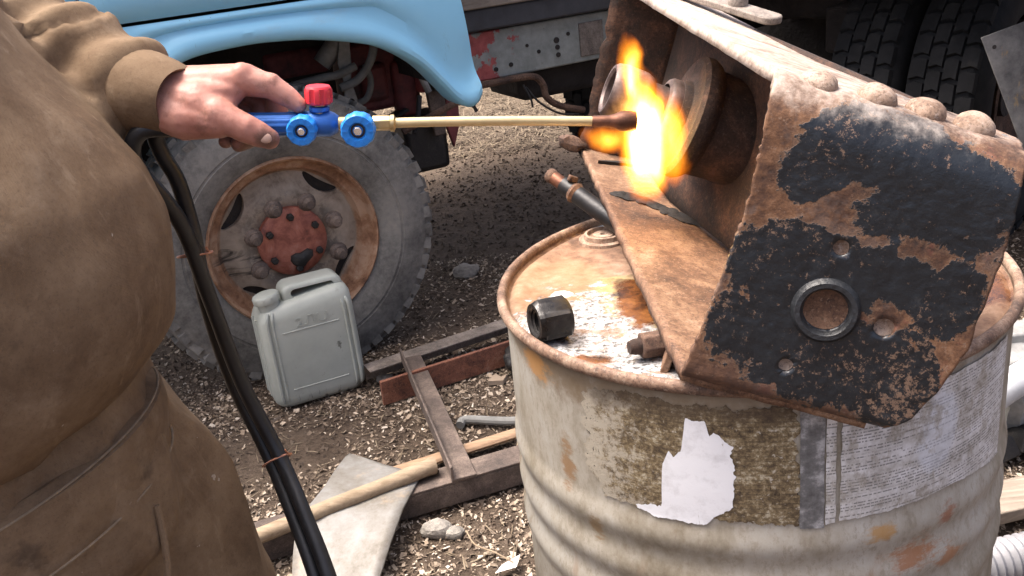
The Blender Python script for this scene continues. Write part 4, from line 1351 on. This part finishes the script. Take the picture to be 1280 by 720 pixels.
# ------------------------------------------------------------------ person
PR_ = thing('person', 'person in dirty brown work jacket and trousers holding the gas torch', 'person', (-.6, 1.0, 0))
def hand_mesh(b, J, palm):
    for a, c, ra, rb in palm:
        b.bone(a, c, ra, rb)
    for ch in J:
        for (p, r), (q, s_) in zip(ch[:-1], ch[1:]):
            b.bone(p, q, r, s_)
hb = MB()
Wp = (-.384, 1.138, 1.153)
palm = [((-.46, 1.165, 1.168), Wp, .033, .029),
        (Wp, (-.272, 1.122, 1.158), .0285, .0165), (Wp, (-.272, 1.144, 1.157), .029, .0165),
        (Wp, (-.285, 1.162, 1.148), .027, .0155), (Wp, (-.298, 1.174, 1.137), .025, .0145),
        (Wp, (-.318, 1.105, 1.138), .0275, .0245), ((-.318, 1.105, 1.138), (-.296, 1.094, 1.128), .0245, .0185),
        ((-.318, 1.108, 1.146), (-.283, 1.116, 1.148), .02, .0145), ((-.305, 1.10, 1.137), (-.287, 1.108, 1.138), .016, .011),
        ((-.34, 1.135, 1.15), (-.30, 1.15, 1.14), .026, .02),
        ((-.366, 1.118, 1.140), (-.335, 1.101, 1.127), .026, .0245), ((-.335, 1.101, 1.127), (-.298, 1.092, 1.121), .0245, .0185)]
fingers = [
    [((-.272, 1.122, 1.158), 0.0172), ((-.242, 1.124, 1.148), 0.0144), ((-.224, 1.122, 1.134), 0.0122), ((-.2135, 1.119, 1.1245), 0.0094)],
    [((-.272, 1.146, 1.156), 0.0169), ((-.244, 1.158, 1.138), 0.0140), ((-.246, 1.154, 1.108), 0.0122), ((-.258, 1.136, 1.092), 0.0109), ((-.266, 1.124, 1.0895), 0.0093)],
    [((-.285, 1.164, 1.147), 0.0158), ((-.262, 1.171, 1.124), 0.0133), ((-.266, 1.158, 1.099), 0.0118), ((-.278, 1.136, 1.0895), 0.0107), ((-.288, 1.118, 1.0885), 0.0093)],
    [((-.298, 1.175, 1.136), 0.0140), ((-.282, 1.178, 1.112), 0.0118), ((-.287, 1.162, 1.096), 0.0104), ((-.298, 1.142, 1.0915), 0.0093), ((-.305, 1.128, 1.091), 0.0082)],
    [((-.298, 1.093, 1.129), 0.0196), ((-.283, 1.088, 1.1205), 0.0166), ((-.268, 1.086, 1.111), 0.0161), ((-.256, 1.087, 1.1035), 0.0144), ((-.246, 1.088, 1.097), 0.0118)],
]
hand_mesh(hb, fingers, palm)
# knuckles
hb.sphere((-.270, 1.121, 1.163), .0150); hb.sphere((-.241, 1.123, 1.150), .0132); hb.sphere((-.268, 1.085, 1.112), .0156)
hand = hb.build('hand_tmp', SKIN, PR_)
bake(hand, voxel=.0022, smooth=5)

# rest of the body (mostly under cloth), head and right arm
bb = MB()
S_L, E_L = (-.70, 1.20, 1.44), (-.63, 1.235, 1.235)
S_R, E_R, H_R = (-.72, .80, 1.44), (-.76, .72, 1.14), (-.70, .68, .90)
bb.bone(S_L, E_L, .05, .042); bb.bone(E_L, (-.46, 1.165, 1.168), .042, .033)
bb.bone(S_R, E_R, .05, .042); bb.bone(E_R, H_R, .042, .03)
for k, (x, y) in enumerate(((.035, -.01), (.022, -.016), (.005, -.016), (-.012, -.012))):
    q = Vector(H_R)
    bb.bone(q, q + Vector((x, y, -.075)), .024, .011); bb.bone(q + Vector((x, y, -.075)), q + Vector((x + .006, y + .012, -.115)), .0105, .009); bb.bone(q + Vector((x + .006, y + .012, -.115)), q + Vector((x + .002, y + .03, -.14)), .009, .0075)
bb.bone(H_R, Vector(H_R) + Vector((.04, .02, -.04)), .02, .013); bb.bone(Vector(H_R) + Vector((.04, .02, -.04)), Vector(H_R) + Vector((.045, .03, -.085)), .0125, .009)
bb.bone((-.62, 1.0, .92), (-.66, 1.0, 1.3), .17, .15); bb.bone(S_L, S_R, .06, .06); bb.bone((-.66, 1.0, 1.25), (-.70, 1.0, 1.42), .14, .08)
bb.bone((-.70, 1.0, 1.44), (-.67, 1.0, 1.60), .06, .055)
HIP = ((-.60, 1.10, .88), (-.62, .90, .88))
KN = ((-.485, 1.13, .49), (-.60, .87, .49))
AN = ((-.545, 1.14, .10), (-.66, .87, .10))
for h_, k_, a_ in zip(HIP, KN, AN):
    bb.bone(h_, k_, .085, .055); bb.bone(k_, a_, .055, .038); bb.bone(a_, (a_[0] + .13, a_[1], .045), .038, .034)
hc = Vector((-.63, 1.0, 1.70))
bb.sphere(hc, (.098, .078, .118), 24, 16); bb.sphere(hc + Vector((.025, 0, -.055)), (.068, .06, .072), 20, 12)
bb.bone(hc + Vector((.092, 0, .01)), hc + Vector((.116, 0, -.022)), .009, .014)
bb.bone(hc + Vector((.083, -.022, -.062)), hc + Vector((.083, .022, -.062)), .0075, .0075)
for s_ in (-1, 1):
    bb.sphere(hc + Vector((-.005, s_ * .08, -.01)), (.018, .011, .032), 12, 8)
    bb.bone(hc + Vector((.082, s_ * .045, .026)), hc + Vector((.091, s_ * .015, .026)), .008, .008)
bodyo = bb.build('body', SKIN, PR_)
bake(bodyo, voxel=.009, smooth=3)
# one body mesh: hand joined on at the forearm
j = bmesh.new(); j.from_mesh(bodyo.data); j.from_mesh(hand.data); j.to_mesh(bodyo.data); j.free()
bpy.data.objects.remove(hand, do_unlink=True)
for p in bodyo.data.polygons: p.use_smooth = True
nm = axis_mat((-.2485, 1.0775, 1.1015), (.22, -.93, .30), (.85, 0, -.52))
MB().sphere((0, 0, 0), (.0088, .0068, .0024), 16, 8).build('tmpn', NAIL)
_n = bpy.data.objects['tmpn']; bpy.data.objects.remove(_n, do_unlink=True)
nb_ = MB().sphere((0, 0, 0), (.0062, .0082, .0026), 18, 10)
nb_.v = [tuple(nm @ Vector(v)) for v in nb_.v]
nb_.build('thumb_nail', NAIL, bodyo)
for s_ in (-1, 1):
    MB().sphere(hc + Vector((.083, s_ * .031, .008)), .012, 12, 8).build('eye', EYE, bodyo)
MB().lathe([(.104, -.01), (.108, .005), (.108, .035), (.103, .04), (.1, .07), (.08, .105), (.045, .125), (0, .13)], 32, Matrix.Translation(hc + Vector((-.004, 0, .028))) @ Matrix.Scale(.84, 4, (0, 1, 0))).build('knit_cap', KNIT, PR_)

# jacket: torso and both sleeves in one continuous shell
def loft(b, rings, seg=40):
    vs = []
    for (z, cx, cy, rx, ry, *tilt) in rings:
        tx = tilt[0] if tilt else 0
        for k in range(seg):
            a = 2 * PI * k / seg
            x = rx * math.cos(a); y = ry * math.sin(a)
            vs.append((cx + x, cy + y, z + tx * x))
    n = len(rings)
    fs = [(i * seg + k, i * seg + (k + 1) % seg, (i + 1) * seg + (k + 1) % seg, (i + 1) * seg + k) for i in range(n - 1) for k in range(seg)]
    fs.append(tuple(range(seg - 1, -1, -1))); fs.append(tuple((n - 1) * seg + k for k in range(seg)))
    return b.add(vs, fs)
jk = MB()
loft(jk, [(.795, -0.651, .995, .18, .2, .22), (.82, -0.646, .993, .21, .222, .2), (.86, -0.632, .988, .235, .236, .14), (.91, -0.621, .984, .252, .243, .08), (.97, -0.616, .98, .262, .246, .03), (1.03, -0.616, .98, .263, .245), (1.09, -0.624, .983, .256, .242), (1.15, -0.646, .987, .242, .24), (1.22, -0.676, .992, .222, .238), (1.29, -0.696, .997, .20, .236), (1.36, -0.701, 1.0, .178, .232), (1.43, -0.706, 1.0, .145, .21), (1.48, -0.706, 1.0, .10, .14), (1.52, -0.706, 1.0, .075, .085)])
jk.bone(S_L, E_L, .088, .082, 20); jk.bone(E_L, (-.48, 1.18, 1.190), .080, .070, 20); jk.bone((-.48, 1.18, 1.190), (-.392, 1.143, 1.158), .070, .050, 20)
jk.bone(S_R, E_R, .085, .07, 20); jk.bone(E_R, (H_R[0] - .005, H_R[1] + .005, H_R[2] + .03), .07, .045, 20)
jo = jk.build('jacket', CLOTH, PR_)
bake(jo, voxel=.0085, smooth=8)
co = np.empty(len(jo.data.vertices) * 3, np.float32); jo.data.vertices.foreach_get('co', co); co = co.reshape(-1, 3)
no = np.empty(len(jo.data.vertices) * 3, np.float32); jo.data.vertices.foreach_get('normal', no); no = no.reshape(-1, 3)
El = np.array(E_L) - np.array((-.6, 1.0, 0)); Fw = np.array((-.385, 1.143, 1.158)) - np.array((-.6, 1.0, 0)); Sh = np.array(S_L) - np.array((-.6, 1.0, 0))
ux = (Fw - El) / np.linalg.norm(Fw - El)
for i in range(len(co)):
    p = Vector(co[i]); d_ = 0.0
    rel = co[i] - El
    s_ = rel @ ux
    dist = np.linalg.norm(rel - ux * s_)
    fold = 0
    if s_ > -.05 and dist < .11 and co[i][2] > 1.04 and co[i][1] > .1:
        # sleeve: bunched folds across the forearm
        ph = s_ * 95 + 3.2 * noise.noise(Vector((p.x * 9, p.y * 9, p.z * 9))) + 1.5 * math.atan2(rel[2], rel[1])
        fold = .0062 * math.sin(ph) + .008 * noise.noise(Vector((p.x * 16 + 3, p.y * 16, p.z * 12)))
    else:
        w_ = noise.noise(Vector((p.x * 5 + 9, p.y * 5, p.z * 7)))
        rg = 1 - abs(noise.noise(Vector((p.x * 6 + 2, p.y * 6, p.z * 3.2 + p.x * 3))))
        low = max(0, 1 - abs(p.z - .93) / .25)
        fold = .005 * w_ + .007 * max(0, rg - .72) / .28 * (.4 + .6 * low) + .003 * noise.noise(Vector((p.x * 22, p.y * 22, p.z * 14)))
    co[i] += no[i] * fold
jo.data.vertices.foreach_set('co', co.ravel()); jo.data.update()

# ribbed cuff, seam and hem band
cd = Vector((.075, -.035, -.019)).normalized()
ca = Vector((-.394, 1.143, 1.155))
MB().lathe([(.040, -.008), (.049, -.006), (.0515, .004), (.050, .02), (.046, .04), (.0415, .056), (.0395, .06), (.0365, .058), (.036, .03)], 96, axis_mat(ca, cd), rfun=lambda a, j: 1 + .003 * math.cos(60 * a) * (1 if 1 < j < 7 else 0) + .05 * math.cos(a * 2 + 1) + .02 * math.sin(3 * a + j)).build('cuff', CLOTH, PR_)
hem = MB()
loft(hem, [(.70, -.635, .992, .205, .212, .24), (.705, -.632, .992, .214, .222, .24), (.73, -.628, .991, .216, .225, .24), (.765, -.624, .99, .218, .226, .23), (.79, -.622, .99, .214, .222, .22), (.80, -.625, .99, .20, .21, .22)], 80)
hem.v = [(x + .004 * noise.noise(Vector((x * 8, y * 8, z * 20))), y, z + .006 * noise.noise(Vector((x * 6, y * 6, 1)))) for x, y, z in hem.v]
hem.build('hem_band', CLOTH, PR_)
for zz, rr in ((.7115, 1.0), (.786, 1.0)):
    MB().tube([(-.630 + .2185 * math.cos(q), .991 + .2275 * math.sin(q), zz + .24 * .2185 * math.cos(q)) for q in np.linspace(0, 2 * PI, 120)[:-1]], .0014, 6, loop=True).build('hem_stitch', CLOTH_SEAM, PR_)

# trousers
tr = MB()
loft(tr, [(.62, -.60, 1.0, .12, .16), (.70, -.60, 1.0, .185, .205), (.78, -.61, 1.0, .19, .212), (.86, -.615, 1.0, .18, .205), (.93, -.62, 1.0, .165, .195)])
for h_, k_, a_ in zip(HIP, KN, AN):
    tr.bone((h_[0] - .01, h_[1], .80), ((h_[0] + k_[0]) / 2 + .025, (h_[1] + k_[1]) / 2, .64), .125, .125, 22)
    tr.bone(((h_[0] + k_[0]) / 2 + .025, (h_[1] + k_[1]) / 2, .64), (k_[0] + .01, k_[1], .47), .125, .10, 22)
    tr.bone((k_[0] + .01, k_[1], .47), (a_[0], a_[1], .14), .10, .082, 22)
to_ = tr.build('trousers', CLOTH, PR_)
bake(to_, voxel=.010, smooth=6)
co = np.empty(len(to_.data.vertices) * 3, np.float32); to_.data.vertices.foreach_get('co', co); co = co.reshape(-1, 3)
no = np.empty(len(to_.data.vertices) * 3, np.float32); to_.data.vertices.foreach_get('normal', no); no = no.reshape(-1, 3)
for i in range(len(co)):
    p = Vector(co[i])
    rg = 1 - abs(noise.noise(Vector((p.x * 7 + p.z * 2, p.y * 7 + 5, p.z * 1.6))))
    co[i] += no[i] * (.016 * max(0, rg - .6) / .4 + .005 * noise.noise(Vector((p.x * 14, p.y * 14, p.z * 9))))
to_.data.vertices.foreach_set('co', co.ravel()); to_.data.update()
fly = [(-.425 - .04 * (q - .3) ** 2, .965 - .05 * q, .74 - .16 * q) for q in np.linspace(0, 1, 16)]
MB().tube([(x + .016, y - .022, z) for x, y, z in fly], .004, 8).build('fly_seam', CLOTH, PR_)
for a_ in AN:
    x, y = a_[0], a_[1]
    bo = MB()
    bo.bone((x, y, .2), (x, y, .09), .055, .056); bo.bone((x - .02, y, .055), (x + .15, y, .05), .055, .05); bo.bone((x, y, .09), (x + .1, y, .06), .056, .05)
    ob = bo.build('boot', LEATHER, PR_)
    bake(ob, voxel=.008, smooth=4)
    c_ = ob.data
    for v in c_.vertices:
        v.co.z = max(v.co.z, .002)

# ------------------------------------------------------------------ plastic jerrycan
JC = thing('jerrycan', 'grey green plastic jerrycan with screw cap standing before the truck wheel', 'jerrycan', (-.607, 2.68, 0), Euler((R(-2), 0, R(23))).to_matrix() @ Matrix.Diagonal((1.17, 1.12, 1.12)))
def jc(b, name, mat, parent=JC, **k):
    return b.build(name, mat, parent, world=False, **k)
def rrect(hx, hy, r, n=6):
    out = []
    for cx, cy, a0 in ((hx - r, hy - r, 0), (-hx + r, hy - r, 90), (-hx + r, -hy + r, 180), (hx - r, -hy + r, 270)):
        for k in range(n + 1):
            a = R(a0 + 90 * k / n)
            out.append((cx + r * math.cos(a), cy + r * math.sin(a)))
    return out
b = MB()
lv = [(.0, .098, .055, .03), (.003, .106, .062, .03), (.014, .114, .069, .032), (.03, .117, .072, .032), (.13, .1175, .073, .032), (.235, .117, .072, .032), (.255, .115, .07, .032), (.270, .109, .064, .032), (.279, .1, .055, .03), (.283, .085, .042, .028)]
rws = []
for z, hx, hy, r in lv:
    ring = rrect(hx, hy, r)
    rws.append([(x, y, z + (.012 if z > .25 else 0) * (x / .1)) for x, y in ring] + [(ring[0][0], ring[0][1], z + (.012 if z > .25 else 0) * (ring[0][0] / .1))])
b.grid(rws)
n_ = len(rws[0]); b.f.append(tuple(range(n_ - 2, -1, -1))); b.f.append(tuple((len(rws) - 1) * n_ + k for k in range(n_ - 1)))
can = jc(b, 'body', JERRY, angle=50)
# raised ribs framing the front panel
def rib(hx, z0, z1, r, y):
    p = rrect(hx, (z1 - z0) / 2, .022, 5)
    return MB().tube([(x, y, (z0 + z1) / 2 + q) for x, q in p], r, 8, loop=True, flat=1.0)
for xx, rr_ in ((-.101, .0045), (-.088, .0035), (.088, .0035), (.101, .0045)):
    jc(MB().tube(crv([(xx * .93, -.062, .262), (xx * .98, -.0712, .248), (xx, -.0722, .22), (xx, -.0725, .13), (xx, -.0718, .04), (xx * .98, -.066, .018)], 4), rr_, 8), 'rib', JERRY, can)
for zz in (.205, .05):
    jc(MB().tube([(-.07, -.0725, zz), (.07, -.0725, zz)], .0016, 8), 'crease', JERRY, can)
for s_ in (-1, 1):
    jc(MB().tube([(s_ * .1165, -.02, .03), (s_ * .1175, -.02, .24)], .004, 8).tube([(s_ * .1165, .02, .03), (s_ * .1175, .02, .24)], .004, 8), 'side_rib', JERRY, can)
# grip: raised block pierced by a slot
blk = MB()
blk.prism([(x + .028, y + .284) for x, y in rrect(.076, .03, .024)], -.04, .04, Matrix.Rotation(R(90), 4, 'X'))
gp = jc(blk, 'grip', JERRY, can)
md = gp.modifiers.new('b', 'BEVEL'); md.width = .012; md.segments = 4; md.limit_method = 'ANGLE'; md.angle_limit = R(50)
c = MB().prism([(x + .028, y + .291) for x, y in rrect(.054, .0105, .0102)], -.08, .08, Matrix.Rotation(R(90), 4, 'X')).build('c', JERRY)
c.matrix_world = MW[JC]
bake(gp, bools=[c])
for p in gp.data.polygons: p.use_smooth = True
try: gp.data.set_sharp_from_angle(angle=R(35))
except Exception: pass
jc(MB().lathe([(.026, -.02), (.0265, .0), (.0265, .003), (.0315, .004), (.0325, .008), (.0325, .02), (.030, .0235), (.022, .025), (0, .0255)], 40, Matrix.Translation((-.082, -.03, .281)) @ Matrix.Rotation(R(-8), 4, 'Y'), rfun=lambda a, j: 1 + (.012 * math.cos(30 * a) if 3 < j < 6 else 0)), 'cap', JERRY, can)
txt = bpy.data.curves.new('letters', 'FONT')
txt.body = '2\u041bU'
txt.size = .034; txt.extrude = .0006; txt.align_x = 'CENTER'
tob = bpy.data.objects.new('letters_tmp', txt); COL.objects.link(tob)
bpy.context.view_layer.update()
me = bpy.data.meshes.new_from_object(tob.evaluated_get(bpy.context.evaluated_depsgraph_get()))
bpy.data.objects.remove(tob, do_unlink=True)
me.transform(Matrix.Translation((.006, -.0735, .214)) @ Matrix.Rotation(R(90), 4, 'X') @ Matrix.Scale(1.25, 4, (1, 0, 0)))
me.materials.append(JERRY)
lo = bpy.data.objects.new('embossed_letters', me); COL.objects.link(lo); lo.parent = can

# ------------------------------------------------------------------ scrap on the ground
def V2(x, y, z=0): return Vector((x, y, z))
def bar_between(b, a, c, w, h, up=(0, 0, 1)):
    # box from a to c (bottom centre line), width w sideways, height h
    a, c = Vector(a), Vector(c)
    d = (c - a); L = d.length; d.normalize()
    s_ = Vector(up).cross(d).normalized()
    u_ = d.cross(s_)
    m = Matrix((d, s_, u_)).transposed()
    return b.box((a + c) / 2 + u_ * h / 2, (L, w, h), m)
FRM = thing('angle_iron_frame', 'rusty welded angle iron frame lying on the ground beside the drum', 'frame', (-.2, 2.3, 0))
fd = Vector((.906, .42, 0)).normalized()
def ang(name, a, c, w, h, t, mat, side):
    # L section: flat flange on top, web hanging at one side
    a, c = Vector(a), Vector(c)
    d_ = (c - a).normalized(); s_ = Vector((0, 0, 1)).cross(d_)
    b = MB()
    bar_between(b, a + Vector((0, 0, h - t)), c + Vector((0, 0, h - t)), w, t)
    bar_between(b, a + s_ * side * (w / 2 - t / 2), c + s_ * side * (w / 2 - t / 2), t, h - t - .0005)
    return b.build(name, mat, FRM, bevel=.0015)
ang('front_rail', (-.70, 1.862, 0), (.22, 2.175, 0), .075, .062, .007, STEEL_MUD, -1)
ang('back_rail', (-.45, 2.66, .012), (.25, 3.03, .012), .06, .05, .006, STEEL_GREY, 1)
ra, rc = Vector((-.322, 2.70, .058)), Vector((-.158, 1.995, .066))
b = MB(); bar_between(b, ra, rc, .06, .008)
d_ = (rc - ra).normalized(); s_ = Vector((0, 0, 1)).cross(d_)
bar_between(b, ra + s_ * -.027 + Vector((0, 0, .008)), rc + s_ * -.027 + Vector((0, 0, .008)), .006, .032)
b.build('cross_bar', STEEL_MUD, FRM, bevel=.0015)
o = MB(); bar_between(o, (-.40, 2.535, 0), (.2, 2.82, 0), .012, .075)
tag(o.build('steel_strip', RUST_RED, bevel=.002), 'red rusty steel strip standing on edge behind the cross bar', 'steel strip')
o = MB().tube([(-.40, 2.125, .014), (-.2, 2.20, .016), (.05, 2.30, .016), (.2, 2.36, .015)], .02, 8, flat=.55)
tag(o.build('wooden_lath', WOOD_ORANGE, bevel=.002), 'rust stained wooden lath lying along the angle iron frame', 'lath')
o = MB().tube(crv([(-.80, 1.745, .075), (-.619, 1.84, .075), (-.45, 1.93, .079), (-.30, 2.005, .083), (-.236, 2.037, .085), (-.228, 2.041, .085)], 6), [.018] * 18 + [.0195] * 6 + [.021] * 4 + [.021] * 2 + [.012], 16)
o.v = [(x, y, z + .0015 * noise.noise(Vector((x * 20, y * 20, z * 20)))) for x, y, z in o.v]
tag(o.build('tool_shaft', WOOD_STICK), 'round worn timber tool handle lying across the grey sheet', 'tool')
# grey sheet
sheet = [(-.455, 2.205), (-.262, 2.035), (-.355, 1.66), (-.52, 1.66), (-.535, 1.90), (-.498, 1.98)]
m_s = MB()
nx = 16
def shz(x, y):
    return .064 + .01 * (x + .45) - max(0, (1.87 - y)) * .28 - max(0, y - 2.0) * .12
L_ = [(2.205, -.455, -.450), (2.19, -.462, -.432), (2.12, -.478, -.36), (2.035, -.49, -.262), (1.98, -.505, -.275), (1.90, -.535, -.296), (1.80, -.53, -.32), (1.70, -.522, -.345), (1.62, -.515, -.365)]
m_s.grid([[(a + (c - a) * q, y, shz(a + (c - a) * q, y) + .003 * noise.noise(Vector((q * 4, y * 9, 0)))) for q in np.linspace(0, 1, 10)] for y, a, c in L_])
o = m_s.build('sheet_metal', GALV)
o.modifiers.new('s', 'SOLIDIFY').thickness = .006
tag(o, 'weathered grey metal sheet lying askew under the timber handle', 'sheet')
o = MB().tube(crv([(-.178, 2.345, .014), (-.168, 2.367, .016), (-.13, 2.362, .015), (-.08, 2.347, .014), (-.02, 2.335, .014), (.05, 2.345, .014)], 6), .012, 10)
tag(o.build('hose_offcut', CABLE), 'short grey rubber hose offcut on the wood chips', 'hose')
b = MB()
for i in range(7):
    b.sphere((-.03 + .03 * (i % 3) + .012 * random.random(), 2.62 + .035 * (i // 3), .03 + .02 * random.random()), (.03, .024, .022), 10, 7, Euler((random.random(), random.random(), random.random() * 3)).to_matrix())
o = b.build('black_rag', BLACK_GRIME, smooth=True)
bake(o, voxel=.006, smooth=3)
for v in o.data.vertices:
    v.co += v.normal * .008 * noise.noise(v.co * 40)
tag(o, 'crumpled black rag heaped against the red steel strip', 'rag')
o = MB().prism([(-.1, 2.58), (-.055, 2.575), (-.04, 2.615), (-.06, 2.6), (-.075, 2.625), (-.09, 2.6)], .002, .016)
tag(o.build('wood_splinter', CHIP, smooth=False), 'pale yellow wood splinter beside the black rag', 'splinter')
def stone(x, y, r, label, sq=.6):
    b = MB().sphere((0, 0, 0), (r, r * .75, r * sq), 14, 10)
    b.v = [tuple(Vector(v) * (1 + .35 * noise.noise(Vector(v) * (1.6 / r) + Vector((x, y, 0))))) for v in b.v]
    b.v = [(v[0] + x, v[1] + y, v[2] + r * sq * .6 + gz(x, y)) for v in b.v]
    tag(b.build('stone', STONE, angle=25), label, 'stone', 'stones on the dirt')
stone(-.23, 1.90, .035, 'pale rough stone below the muddy front rail')
stone(-.19, 1.885, .024, 'small grey stone next to the pale rough one')
stone(-.16, 3.5, .05, 'grey stone on the dirt just behind the wheel')
stone(-.41, 2.70, .026, 'flat stone by the end of the back rail', .5)
o = MB().add([(-.10, 1.715, .01), (-.055, 1.725, .012), (-.045, 1.755, .02), (-.085, 1.735, .014)], [(0, 1, 2, 3)])
o = o.build('paper_scrap', PAPER, smooth=False)
o.modifiers.new('s', 'SOLIDIFY').thickness = .0006
tag(o, 'torn scrap of white paper on the dirt near the drum', 'paper')
o = MB().tube(crv([(-.16, 1.86, .02), (-.14, 1.8, .025), (-.10, 1.76, .03), (-.06, 1.73, .02)], 5), .0018, 6)
tag(o.build('twig', WOOD_STICK), 'thin dry twig on the dirt near the drum', 'twig')

# junk behind the drum on the right
o = MB(); bar_between(o, (.80, 1.70, 0.02), (1.55, 1.84, .02), .10, .03)
tag(o.build('plank', WOOD_GREY, bevel=.003), 'weathered plank on the ground right behind the drum', 'plank')
b = MB()
pts = crv([(.80, 1.52, .05), (1.0, 1.55, .05), (1.2, 1.57, .05), (1.5, 1.6, .05)], 24)
b.tube(pts, [.045 if i % 2 else .038 for i in range(len(pts))], 18)
tag(b.build('corrugated_pipe', m_plain('grey corrugated plastic', (.2, .2, .21), .5, 0, .2)), 'grey corrugated pipe lying in front of the weathered plank', 'pipe')
DM = thing('scrap_motor', 'grey finned scrap motor lying behind the drum', 'motor', (1.22, 2.12, 0))
m = axis_mat((1.15, 2.08, .13), (.9, .35, .1))
MB().lathe([(0, -.1), (.09, -.1), (.11, -.08), (.11, .09), (.08, .11), (.05, .12), (.045, .2), (0, .2)], 40, m, rfun=lambda a, j: 1 + .04 * (math.cos(14 * a) > 0)).build('housing', CAST, DM)
MB().box(m @ Vector((0, .1, 0)), (.09, .07, .06)).build('terminal_box', CAST, DM, bevel=.006)
MB().tube([m @ Vector((0, 0, .19)), m @ Vector((0, 0, .26))], .014, 12).build('shaft', STEEL_GREY, DM)
MB().box((1.15, 2.08, .015), (.24, .16, .03)).box((1.15, 2.08, .03), (.1, .1, .06)).build('foot', CAST, DM, bevel=.004)
o = MB().tube(crv([(1.0, 1.95, .12), (1.08, 1.93, .2), (1.2, 1.95, .24), (1.35, 2.0, .22), (1.4, 2.05, .05)], 6), .035, 14)
tag(o.build('elbow_pipe', m_plain('pale grey pipe', (.42, .44, .47), .5, 0, .2)), 'pale grey bent pipe lying against the scrap motor', 'pipe')
for i in range(6):
    o = MB().box((1.05 + .1 * i, 1.93 + .03 * random.random(), .03), (.08, .11, .05), Euler((random.uniform(-.3, .3), random.uniform(-.3, .3), random.random() * 3)), .8)
    tag(o.build('scrap_iron', BLACK_GRIME, bevel=.004), 'dark lump of scrap iron on the ground behind the drum', 'scrap', 'scrap iron behind the drum')
